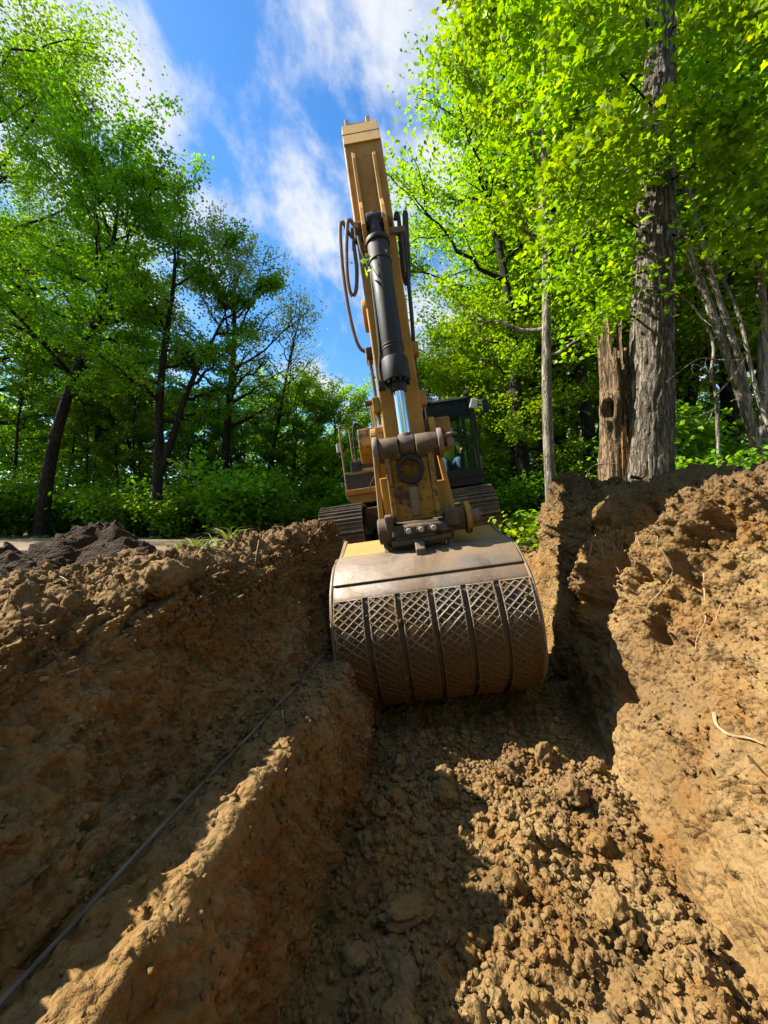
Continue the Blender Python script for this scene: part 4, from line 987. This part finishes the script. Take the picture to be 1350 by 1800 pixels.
place('young_maple', A3, 952, 10.6, 'young maple with bright leaves between the slim pale tree and the dark leaning one', 5.2, (.95, .95, .85))
place('young_maple', A3, 812, 11.2, 'low leafy young maple close behind the cab mirror', 3.4, (.7, .7, .62))
# dark and pale trunks in front of them
B1 = proto('slender_tree', M_bark_d, M_leaf_r, seed=21, H=11, r0=.15, cb=.34, R=2.6, nlimb=16, nleaf=15000, lsize=.095, lean=(-1.4, .3), wob=.5)
B2 = proto('slender_tree', M_bark_d, M_leaf_r, seed=22, H=12, r0=.16, cb=.40, R=2.6, nlimb=14, nleaf=13000, lsize=.095, lean=(-1.0, 0), wob=.4, fork=(.10, 0.3, 6.5, .11))
B3 = proto('pale_tree', M_bark_p, M_leaf_r, seed=23, H=9.5, r0=.085, cb=.30, R=1.8, nlimb=16, nleaf=10000, lsize=.09, lean=(-.2, 0), wob=.25)
B4 = proto('pale_tree', M_bark_p, M_leaf_r, seed=24, H=8.5, r0=.08, cb=.5, R=2.0, nlimb=10, nleaf=7000, lsize=.09, lean=(-2.6, .3), wob=.3, fork=(.16, 3.4, 5.0, .05))
place('slender_tree', B1, 935, 9.0, 'dark slender tree leaning left beside the excavator cab', 0)
place('slender_tree', B2, 1045, 9.2, 'dark forked tree left of the broken snag', 0)
place('pale_tree', B3, 973, 6.4, 'slim pale-barked tree rising straight before the dark trunks', 0)
place('pale_tree', B3, 1176, 7.6, 'grey trunk half hidden behind the thick furrowed tree', 1.5, (1.6, 1.6, 1.1))
place('pale_tree', B4, 1352, 7.0, 'pale forked tree leaning left at the right picture edge', 0)
place('pale_tree', B3, 1338, 7.9, 'upright pale tree behind the leaning one at the right picture edge', 3.0, (1.15, 1.15, 1.1))
for k, (px, D) in enumerate([(1230, 12.5), (1215, 10), (1090, 14), (1275, 14.5), (1000, 14), (1150, 16)]):
    place('slender_tree', (B1, B2)[k % 2], px, D, 'dark slender trunk in the shade deep in the right wood', k*1.7, (.8, .8, .95), 'slender trunks deep in the right wood')

# the thick furrowed tree with leafy sprays
T_big = proto('thick_tree', M_bark, M_leaf_r, seed=31, H=13, r0=.275, cb=.60, R=2.7, nlimb=18, nleaf=14000, lsize=.10, lean=(.75, .2), wob=.14, bark_relief=.035, tpl=MAPLE, flare=1.3)
b = U(1137, 838, 5.2); tz_ = drop(b.x, b.y)
big = empty('thick_tree', (b.x, b.y, tz_)); tag(big, 'thick grey furrowed tree trunk standing on the right bank beside a broken snag', 'tree')
link('trunk', T_big[0], M_bark, big); link('crown', T_big[1], M_leaf_r, big)
def spray(pts, nl, lsize, seed, wid=.35, r=.016, nsub=9, dz=.16):
    rng = np.random.default_rng(seed); p = spline(pts, 18)
    VW, QW, off = [], [], 0
    V, Q = tube(p, np.linspace(r, .003, 18), 6); VW.append(V); QW.append(Q); off = len(V); Cs = []
    for k in range(nsub):
        i = int(6+k/nsub*11); d_ = p[min(i+1, 17)]-p[i-1]; d_ /= np.linalg.norm(d_); sd = np.cross(d_, [0, 0, 1])*(1 if k % 2 else -1)+d_*.8+rng.normal(0, .25, 3)
        ln = wid*rng.uniform(.6, 1.2)*(1-.35*k/nsub); s_ = np.linspace(0, 1, 5)[:, None]
        q = p[i]+sd*ln*s_+np.array([0, 0, -.12*ln])*s_*s_
        V, Q = tube(q, np.linspace(r*.4, .002, 5), 4); VW.append(V); QW.append(Q+off); off += len(V); Cs.append(q[1:])
    Cs.append(p[9:]); C = np.vstack(Cs); C = C[rng.integers(0, len(C), nl)]+rng.normal(0, 1, (nl, 3))*np.array([.14, .14, dz*.6])
    Vl, Fl, tn = leaves(C, lsize, MAPLE, rng, droop=.55, flat=.6)
    return npmesh('leafy_branch', np.vstack(VW), [np.vstack(QW)]), npmesh('leafy_branch_leaves', Vl, [Fl], True, tn)
MI = big.matrix_world.inverted() if False else Matrix.Translation((-b.x, -b.y, -tz_))
def big_spray(pix, nl, ls, seed, **k):
    a, c_ = spray([MI @ U(*q) for q in pix], nl, ls, seed, **k)
    br = link('branch', a, M_bark_d, big); link('leaves', c_, M_leaf_r, br)
sp = 0
for pix, nl, ls in [([(1150, 300, 5.2), (1090, 240, 4.7), (1040, 250, 4.3), (1000, 290, 4.1)], 520, .105), ([(1160, 200, 5.2), (1090, 130, 4.8), (1040, 110, 4.5), (990, 150, 4.3)], 560, .105),
                    ([(1150, 420, 5.2), (1090, 380, 4.8), (1040, 350, 4.5), (995, 370, 4.4)], 420, .10), ([(1160, 330, 5.2), (1230, 290, 4.7), (1300, 310, 4.3), (1370, 360, 4.0)], 560, .105),
                    ([(1165, 180, 5.2), (1240, 110, 4.6), (1310, 120, 4.1), (1380, 160, 3.8)], 620, .11), ([(1165, 90, 5.3), (1120, 20, 4.8), (1060, 10, 4.4), (990, 50, 4.2)], 520, .105),
                    ([(1170, 60, 5.3), (1240, 10, 4.5), (1320, 20, 4.0), (1390, 60, 3.7)], 560, .11), ([(1155, 250, 5.2), (1200, 220, 4.7), (1250, 220, 4.4), (1290, 230, 4.2)], 420, .10),
                    ([(1150, 470, 5.2), (1090, 490, 4.8), (1030, 480, 4.5), (960, 500, 4.4)], 300, .085), ([(1165, 410, 5.2), (1240, 420, 4.6), (1310, 400, 4.2), (1370, 430, 3.9)], 320, .095),
                    ([(1120, 560, 5.2), (1085, 545, 4.9), (1050, 560, 4.7), (1010, 620, 4.6)], 130, .085), ([(1165, -60, 5.5), (1050, -80, 5.0), (930, -50, 4.6), (790, 10, 4.3)], 150, .10),
                    ([(1168, 520, 5.1), (1150, 505, 4.6), (1165, 520, 4.3), (1205, 515, 4.2)], 26, .075), ([(1140, -40, 5.4), (1050, -20, 5.2), (970, 10, 5.0), (900, 40, 4.9)], 420, .105)]:
    sp += 1; big_spray(pix, int(nl*1.5), ls*.74, 200+sp, wid=.5 if nl > 200 else .3, nsub=12 if nl > 200 else 6)

# the broken snag
b2 = U(1086, 835, 5.35); sz_ = drop(b2.x, b2.y)
rng = np.random.default_rng(5)
nh, ns = 150, 72
hh = np.linspace(-.1, 1, nh); an = np.arange(ns)/ns*6.283
HHm, ANm = np.meshgrid(hh, an, indexing='ij'); hgt = 2.8
topcut = .80+.17*np.sin(ANm*2+.7)+.06*np.sin(ANm*7)+.05*np.sin(ANm*13+1)
Zs = np.minimum(HHm, topcut)*hgt
rs = .20*(1+.35*np.exp(-HHm*9))*(1-.22*HHm)+.015*np.sin(ANm*5+HHm*6)
pts3 = np.stack([np.cos(ANm).ravel()*3, np.sin(ANm).ravel()*3, Zs.ravel()*1.2], 1)
rs = rs+(.022*fbm(pts3*1.4, 4, 3)).reshape(rs.shape)+(.02*np.clip(.5-worley(pts3*1.6, 5), -.3, .4)).reshape(rs.shape)
cleft = np.exp(-((np.angle(np.exp(1j*(ANm-5.05))))/.34)**4)*smooth01(.30, .42, HHm+.05*np.sin(ANm*9))
rs = rs*(1-.85*cleft)
knot = np.exp(-((np.angle(np.exp(1j*(ANm-3.85)))/.6)**2+((HHm-.50)/.075)**2))
hole = np.exp(-((np.angle(np.exp(1j*(ANm-3.85)))/.30)**4+((HHm-.505)/.038)**4))
rs = rs+.10*knot-.24*hole
Vs = np.stack([(rs*np.cos(ANm)-.06*HHm).ravel(), (rs*np.sin(ANm)).ravel(), Zs.ravel()], 1)
ii = np.arange(nh*ns).reshape(nh, ns)
snag = empty('broken_snag', (b2.x, b2.y, sz_)); tag(snag, 'broken dead tree snag with a knot hole and split orange heartwood', 'tree snag')
link('trunk', npmesh('broken_snag_trunk', Vs, [np.stack([ii[:-1], np.roll(ii, -1, 1)[:-1], np.roll(ii, -1, 1)[1:], ii[1:]], -1).reshape(-1, 4)]), M_snag, snag)
for k, (x, y, z0, z1, w) in enumerate([(.05, -.19, .05, 1.15, .055), (.10, -.17, .0, .8, .05), (-.02, -.175, .5, 1.35, .035), (.12, -.10, 1.1, 1.85, .04), (.0, -.06, 1.5, 2.15, .04)]):
    MB().prism_y([(x-w, z0), (x+w, z0), (x+w*.9, z1-.12), (x+w*.3, z1), (x-w*.2, z1-.2), (x-w*.8, z1-.1)], y-.02, y+.06).build('heartwood_splinter', M_heart, snag, .01)

# bare bent sapling and its twigs
def twiggy(name, label, stem, twigs, mat, cat='sapling', r=.022):
    o = MB().tube(spline(stem, 40), np.linspace(r, r*.45, 40), 8).build(name, mat, None, 0, True); tag(o, label, cat)
    for tw, rr in twigs: MB().tube(spline(tw, 16), np.linspace(rr, rr*.3, 16), 6).build('twig', mat, o, 0, True)
    return o
sb = U(1264, 838, 4.8)
twiggy('bare_sapling', 'bare bent sapling with thin twigs on the right bank edge', [Vector((sb.x, 4.8, drop(sb.x, 4.8)-.1)), U(1262, 760, 4.8), U(1258, 690, 4.8), U(1250, 660, 4.8), U(1254, 610, 4.8), U(1240, 570, 4.8), U(1215, 535, 4.8), U(1182, 512, 4.75)],
       [([U(1252, 660, 4.8), U(1222, 640, 4.7), U(1218, 655, 4.6), U(1250, 676, 4.6)], .008), ([U(1254, 700, 4.8), U(1290, 660, 4.7), U(1312, 625, 4.7)], .010), ([U(1256, 720, 4.8), U(1220, 735, 4.6), U(1190, 738, 4.5)], .007),
        ([U(1255, 632, 4.8), U(1225, 632, 4.6), U(1170, 672, 4.4)], .008), ([U(1257, 632, 4.8), U(1290, 633, 4.7), U(1330, 630, 4.6)], .007), ([U(1256, 715, 4.8), U(1240, 745, 4.7), U(1205, 742, 4.6)], .006),
        ([U(1235, 560, 4.8), U(1255, 575, 4.7), U(1275, 570, 4.6)], .006), ([U(1246, 655, 4.8), U(1240, 640, 4.8), U(1242, 630, 4.75)], .007)], M_bark_p)
twiggy('dead_branch', 'bare pale branch leaning from the undergrowth at the right edge', [U(1360, 770, 4.6), U(1330, 690, 4.7), U(1300, 560, 4.8), U(1262, 470, 5.0), U(1245, 420, 5.1)],
       [([U(1310, 600, 4.8), U(1270, 590, 4.7), U(1245, 600, 4.6)], .008), ([U(1300, 560, 4.8), U(1260, 560, 4.7), U(1225, 575, 4.6)], .007), ([U(1285, 520, 4.9), U(1245, 500, 4.8), U(1215, 505, 4.7)], .006), ([U(1270, 490, 4.9), U(1300, 460, 4.8), U(1320, 440, 4.7)], .006)], M_bark_p, 'branch', .026)
twiggy('fallen_branch', 'dark fallen branch lying along the crest of the right bank', [U(1108, 838, 4.2), U(1150, 845, 4.1), U(1200, 853, 4.0), U(1262, 858, 3.9)], [([U(1190, 851, 4.0), U(1215, 846, 4.0), U(1240, 848, 4.0)], .006)], M_bark_d, 'branch', .02)
twiggy('curved_twig', 'pale arching twig rooted in the bank left of the snag', [U(1030, 870, 4.6), U(1032, 835, 4.6), U(1045, 818, 4.6), U(1080, 815, 4.6), U(1092, 818, 4.6)], [], M_root, 'twig', .012)
twiggy('wood_stub', 'short broken root stub sticking up from the right bank', [U(1236, 914, 2.6), U(1222, 900, 2.58), U(1208, 886, 2.55)], [], M_root, 'root', .016)

# --- left forest
C1 = proto('forest_tree', M_bark_d, M_leaf_l, seed=41, H=23, r0=.36, cb=.22, R=7.2, nlimb=44, nleaf=90000, lsize=.15, rise=(.15, .85), wob=.5, lean=(.6, 0))
C2 = proto('forest_tree', M_bark_d, M_leaf_l, seed=42, H=13, r0=.20, cb=.36, R=3.4, nlimb=28, nleaf=34000, lsize=.12, lean=(2.2, .2), wob=.6)
C3 = proto('forest_tree', M_bark_d, M_leaf_l, seed=43, H=10.6, r0=.17, cb=.36, R=2.3, nlimb=24, nleaf=22000, lsize=.115, lean=(.2, 0), wob=.4, fork=(.2, .4, 6.0, .13))
C4 = proto('sparse_tree', M_bark_d, M_leaf_s, seed=44, H=11.6, r0=.20, cb=.38, R=2.6, nlimb=26, nleaf=10000, lsize=.11, lean=(.9, 0), wob=.4, rise=(.3, 1.1))
C5 = proto('sparse_tree', M_bark_d, M_leaf_s, seed=45, H=10.4, r0=.12, cb=.42, R=2.3, nlimb=20, nleaf=3600, lsize=.10, lean=(1.5, 0), wob=.3, rise=(.35, 1.1))
C6 = proto('bushy_tree', M_bark_d, M_leaf_r, seed=46, H=7.2, r0=.12, cb=.10, R=2.7, nlimb=26, nleaf=24000, lsize=.12, rise=(.2, 1.0))
C7 = proto('understory_tree', M_bark_d, M_leaf_l, seed=47, H=8, r0=.075, cb=.30, R=1.7, nlimb=18, nleaf=7500, lsize=.12, wob=.5, lean=(.5, 0))
place('forest_tree', C1, -110, 18, 'largest left tree, its crown filling the upper left corner', .5, (1, 1, 1))
place('forest_tree', C2, 72, 13, 'tall forest tree with a dark trunk leaning right at the left side', 0, (1, 1, 1.))
place('forest_tree', C3, 275, 13, 'forest tree with a forked dark trunk standing beyond the dirt road', 0, (1, 1, 1.02))
place('sparse_tree', C4, 385, 16, 'tall sparsely leaved tree with pale crown behind the road', 0, (1, 1, 1.))
place('sparse_tree', C5, 462, 18, 'thin airy tree with a nearly bare pale top, right of the sparse one', 0, (1, 1, 1.))
place('bushy_tree', C6, 585, 20, 'bright bushy tree closing the clearing left of the excavator', 0, (1, 1, .95))
place('bushy_tree', C6, 515, 19, 'rounded green tree under the thin airy tree', 1.5, (.95, .95, .92))
place('bushy_tree', C6, 655, 24, 'small rounded tree just behind the excavator handrail', 3.0, (1, 1, .85))
place('forest_tree', C2, 170, 17.5, 'tall leafy tree between the leaning trunk and the forked one', 2.0, (1.05, 1.05, 1.02))
place('forest_tree', C1, 60, 27, 'broad tree deep behind the leaning trunk at far left', 3.0, (.9, .9, .85))
place('forest_tree', C3, 250, 22, 'leafy tree deep behind the forked trunk', 2.4, (1.1, 1.1, .95))
UT = 'slender leafy understory tree in the left forest edge'
for k, (px, D, s_) in enumerate([(20, 14, 1.), (110, 15, .95), (150, 13.4, .8), (215, 15, .9), (240, 13.2, .75), (320, 15.5, .85), (345, 14.5, .7), (410, 17, .75), (440, 15.8, .7), (480, 17, .7), (530, 17.5, .65), (560, 19, .6), (250, 18, .95), (300, 21, .95), (400, 21, .85), (130, 21, 1.), (620, 21, .6)]):
    place('understory_tree', C7, px, D+(3. if D < 16 else 1.5), UT, k*1.3, (s_, s_, s_), 'understory trees in the left forest')
# shrubs
def bush(seed, H, R, nl, ls, tpl=DIAM, stems=7):
    rng = np.random.default_rng(seed); VW, QW, off, Cs = [], [], 0, []
    for k in range(stems):
        a = k*2.399; s_ = np.linspace(0, 1, 8); l_ = H*rng.uniform(.7, 1.1); sp_ = R*rng.uniform(.4, 1.)
        p = np.stack([math.cos(a)*sp_*s_**1.3, math.sin(a)*sp_*s_**1.3, l_*s_-.05-.12*l_*s_**3], 1); p[1:] += rng.normal(0, .03*H, (7, 3))
        V, Q = tube(p, np.linspace(.012*H, .003, 8), 5); VW.append(V); QW.append(Q+off); off += len(V); Cs.append(p[2:])
    C = np.vstack(Cs); C = C[rng.integers(0, len(C), nl)]+rng.normal(0, 1, (nl, 3))*np.array([.2, .2, .13])*R
    C[:, 2] = np.abs(C[:, 2])+.02
    Vl, Fl, tn = leaves(C, ls, tpl, rng)
    return npmesh('shrub_stem', np.vstack(VW), [np.vstack(QW)]), npmesh('shrub_foliage', Vl, [Fl], True, tn)
S1 = (*bush(61, 1.9, 1.3, 2600, .15), M_bark_d, M_leaf_b); S2 = (*bush(62, 1.2, 1.1, 1500, .14, OVAL), M_bark_d, M_leaf_b)
S3 = (*bush(63, .62, .42, 230, .10, OVAL, 5), M_bark_d, M_leaf_b); S4 = (*bush(64, .42, .36, 120, .085, OVAL, 4), M_bark_p, M_leaf_r)
LS = 'green shrub in the shaded hedge of undergrowth beyond the dirt road'
for k in range(44):
    px = -80+k*17+random.uniform(-8, 8); D = random.uniform(12.8, 17)
    if px > 470: D += 2.5
    s_ = random.uniform(.8, 1.35); place('understory_shrub', (S1, S2)[k % 3 == 0], px, D, LS, random.uniform(0, 6), (s_, s_, s_), 'shrubs along the left forest edge', cat='shrub')
RS = 'green shrub in the undergrowth of the right wood behind the bank'
for k in range(26):
    px = 850+k*22+random.uniform(-10, 10); D = random.uniform(7.5, 12)
    s_ = random.uniform(.55, 1.0); place('understory_shrub', (S1, S2)[k % 2], px, D, RS, random.uniform(0, 6), (s_, s_, s_), 'shrubs in the right wood', cat='shrub')
# woodland plants on the right bank top
for k in range(34):
    px = 880+k*14.5+random.uniform(-12, 12); D = random.uniform(4.6, 7.2)
    if 1090 < px < 1190 and D < 5.8: D = 6.2
    bb = U(px, 860, D); s_ = random.uniform(.7, 1.25)
    place('woodland_plant', (S3, S4)[k % 2], px, D, 'small leafy green plant at the foot of the right-hand trees', random.uniform(0, 6), (s_, s_, s_), 'leafy plants on the right bank', z=drop(bb.x, bb.y)-.02, cat='plant')
for px, D, s_, lab in [(1230, 4.55, 1.0, 'broad-leaved pale green seedling cluster right of the thick trunk'), (1125, 4.85, .6, 'small maple seedling growing before the thick trunk base'), (1075, 4.9, .6, 'leafy seedling at the foot of the snag'), (1320, 4.5, .9, 'broad-leaved plant at the right picture edge by the dead branch')]:
    bb = U(px, 860, D); place('seedling', S4, px, D, lab, 1.0, (s_, s_, s_), z=drop(bb.x, bb.y)-.02, cat='plant')
# grass tufts and weeds on the left spoil edge
def tuft(seed, n, h):
    rng = np.random.default_rng(seed); C = rng.normal(0, .035, (n, 3))*np.array([1, 1, 0]); az = rng.random(n)*6.283
    D = np.stack([np.cos(az)*.45, np.sin(az)*.45, np.full(n, 1.)], 1); D /= np.linalg.norm(D, axis=1)[:, None]
    B = np.cross(D, rng.normal(0, 1, (n, 3))); B /= np.linalg.norm(B, axis=1)[:, None]; Nn = np.cross(D, B); sz = h*rng.uniform(.5, 1.2, n)
    tv, tf = BLADE; V = C[:, None]+sz[:, None, None]*(tv[None, :, 0:1]*D[:, None]+tv[None, :, 1:2]*B[:, None]*1.2+(tv[None, :, 0:1]**2*-.5)*np.array([0, 0, 1])+(tv[None, :, 0:1]**2*.5)*np.stack([np.cos(az), np.sin(az), 0*az], 1)[:, None])
    return npmesh('grass_tuft', V.reshape(-1, 3), [(tf[None]+(np.arange(n)*5)[:, None, None]).reshape(-1, 3)], True, np.repeat(rng.random(n), 3))
TU = [tuft(k, 30, .20) for k in range(3)]
for px, py, s_, lab in [(405, 945, 1.0, 'tallest grass tuft on the left spoil crest near the middle'), (345, 958, .8, 'dry grass tuft on the spoil edge right of the dark heap'), (318, 965, .6, 'low weed tuft beside the dry grass on the left spoil'), (255, 958, .8, 'bright grass tuft behind the dark topsoil heap'), (15, 970, .8, 'bright green weed tuft at the left picture edge'), (370, 962, .6, 'short grass tuft between the two taller ones on the spoil')]:
    h_ = floor_at(px, py); 
    if h_.y > 6: h_ = U(px, py, 3.6)
    o = link('grass_tuft', TU[len(lab) % 3], M_grass); o.location = (h_.x, h_.y, drop(h_.x, h_.y)-.01); o.scale = (s_,)*3; tag(o, lab, 'grass')
for k in range(60):
    px = -60+k*11; D = 12.3+random.uniform(0, .7); bb = U(px, 930, D)
    o = link('grass_tuft', TU[k % 3], M_grass); o.location = (bb.x, bb.y+.02*bb.x, ground_z(bb.x, bb.y)); s_ = random.uniform(.8, 1.6); o.scale = (s_,)*3; o.rotation_euler.z = k
    tag(o, 'green grass tuft on the far verge of the dirt road', 'grass', 'grass tufts along the road verge')
# leaf litter on the woodland floor
rng = np.random.default_rng(77); n = 5200
lx = rng.uniform(1.6, 8, n); ly = rng.uniform(4.0, 11, n); kk = lx > (.28*ly); lx, ly = lx[kk], ly[kk]
lz = np.array([drop(a, c_) for a, c_ in zip(lx, ly)])+.012
Vl, Fl, tn = leaves(np.stack([lx, ly, lz], 1), .10, DIAM, rng, droop=0., flat=.85)
tag(link('leaf_litter', npmesh('leaf_litter', Vl, [Fl], True, tn), M_litter), 'dry brown leaf litter on the floor of the right wood', kind='stuff')
# the far wood that reads as one mass
def mass(name, n, fx, label, leafm, size, seed):
    rng = np.random.default_rng(seed); C = fx(rng, n); Vl, Fl, tn = leaves(C, size, DIAM, rng)
    tag(link(name, npmesh(name, Vl, [Fl], True, tn), leafm), label, kind='stuff')
def clumped(rng, n, cx, cy, hz, nclump, sg):
    k = nclump; c0 = np.stack([cx(rng, k), cy(rng, k), rng.random(k)**1.0], 1); c0[:, 2] = hz(c0[:, 0], c0[:, 1])*c0[:, 2]
    i = rng.integers(0, k, n); return c0[i]+rng.normal(0, 1, (n, 3))*np.array([sg, sg, sg*.6])
mass('far_forest', 100000, lambda r, n: clumped(r, n, lambda r, k: r.uniform(-48, 3, k), lambda r, k: r.uniform(23, 36, k), lambda x, y: np.where(x < -6, 9.5, 6.0), 1000, .9), 'dense far forest foliage closing the view behind the left trees', M_leaf_l, .32, 91)
mass('far_wood', 42000, lambda r, n: clumped(r, n, lambda r, k: r.uniform(3.5, 45, k), lambda r, k: r.uniform(19, 34, k), lambda x, y: np.where(x < 7, 6., 8.), 600, .9), 'dense far foliage closing the view behind the right wood', M_leaf_r, .32, 92)

mass('rear_forest', 60000, lambda r, n: clumped(r, n, lambda r, k: r.uniform(-22, 26, k), lambda r, k: r.uniform(-22, -9, k), lambda x, y: 12., 420, .9), 'dense forest foliage on the side of the clearing behind the viewer', M_leaf_l, .34, 93)
# --- small things in the trench
def on_surface(pix, lift=.0):
    out = []
    for px, py in pix:
        h = BVH.ray_cast(Vector((0, 0, 0)), U(px, py, 1.).normalized()); p_ = h[0] if h[0] else U(px, py, 2.2)
        out.append(p_+(h[1] if h[0] else Vector((0, 0, 1)))*lift)
    return out
# grey cable pulled taut along the left ledge
uvs = [(-.70, -2.0), (-.705, -.5), (-.71, .4), (-.72, 1.2), (-.735, 1.8), (-.75, 2.25), (-.73, 2.55)]
cp = []
for u_, v_ in np.array(spline([(a, b_, 0) for a, b_ in uvs], 40))[:, :2]:
    x_, y_ = uv2xy(u_, v_); cp.append((x_, y_, 0))
cp = np.array(cp); zz_ = np.array([drop(a, c_, -.3) if True else 0 for a, c_, _ in cp])
zz_ = np.convolve(np.pad(zz_, 4, mode='edge'), np.ones(9)/9, 'valid')+.03; cp[:, 2] = zz_
tag(MB().tube(spline([tuple(x) for x in cp], 90), .0055, 8).build('cable', M_cable, None, 0, True), 'grey cable stretched along the ledge at the foot of the left wall', 'cable')
def root(pix, r, label, lift=.008, mat=None):
    return tag(MB().tube(spline(on_surface(pix, lift), 26), np.linspace(r, r*.35, 26), 6).build('root', mat or M_root, None, 0, True), label, 'root')
root([(1257, 1258), (1262, 1280), (1285, 1292), (1320, 1300), (1349, 1310)], .007, 'pale crooked root lying on the sunlit right wall near the edge', .012)
root([(1240, 1010), (1237, 1050), (1238, 1090), (1228, 1120), (1222, 1140)], .0045, 'thin pale root hanging down the upper right wall', .008)
root([(1165, 965), (1175, 990), (1180, 1010), (1160, 1040), (1140, 1060), (1134, 1085)], .0045, 'winding thin root across the middle of the right wall', .008)
root([(1270, 1060), (1262, 1090), (1255, 1110)], .0025, 'short thin root on the right wall beside the hanging one', .008)
root([(1065, 930), (1040, 940), (1000, 960), (985, 968)], .006, 'root sticking out of the right bank beside the bucket', .02)
root([(1320, 1330), (1335, 1345), (1349, 1365)], .004, 'dark root stub at the right edge below the pale crooked root', .01, M_bark_d)
root([(85, 1192), (105, 1187), (130, 1184)], .006, 'short pale root stub sticking from the shaded left wall', .02)
root([(455, 950), (447, 980), (450, 1010)], .0025, 'thin root dangling on the left spoil bank', .01)
root([(500, 1250), (497, 1275), (493, 1295)], .003, 'thin root tip hanging near the far end of the cable', .01)
root([(75, 1020), (100, 1015), (125, 1022)], .003, 'thin straw lying on the clods at the far left', .015)
root([(165, 1030), (185, 1015), (200, 1016)], .0025, 'thin arched straw on the brown clods left of the trench', .015)
rng_ = random.Random(9)
for k in range(16):
    px = rng_.uniform(1040, 1170); py = rng_.uniform(925, 990); l_ = rng_.uniform(25, 60); sx = rng_.uniform(-18, 18)
    root([(px, py), (px+sx*.3, py+l_*.4), (px+sx, py+l_)], .0032, 'hair-thin root dangling under the crest of the right bank', .012)['group'] = 'thin roots under the right crest'
# leaf sprig caught on the hose beside the cylinder
sp_ = MB().tube([U(648, 462, 2.93), U(644, 470, 2.9), U(640, 455, 2.9)], .003, 5).build('leaf_sprig', M_bark_d, None, 0, True); tag(sp_, 'small green leaf sprig caught on the hose beside the black cylinder', 'leaf sprig')
for k, (px, py, s_) in enumerate([(640, 458, .075), (644, 478, .07), (650, 474, .055), (646, 450, .05)]):
    tv, tf = MAPLE; c_ = U(px, py, 2.88); rr_ = Euler((1.1+.3*k, .4*k-.5, 1.2*k)).to_matrix()
    me = npmesh('leaf', [tuple(c_+rr_ @ Vector((a-.4, b_, z_))*s_) for a, b_, z_ in tv], [tf], True, np.full(len(tf), .6)); link('leaf', me, M_leaf_r, sp_)
print('tris', sum(len(m.polygons) for m in bpy.data.meshes))
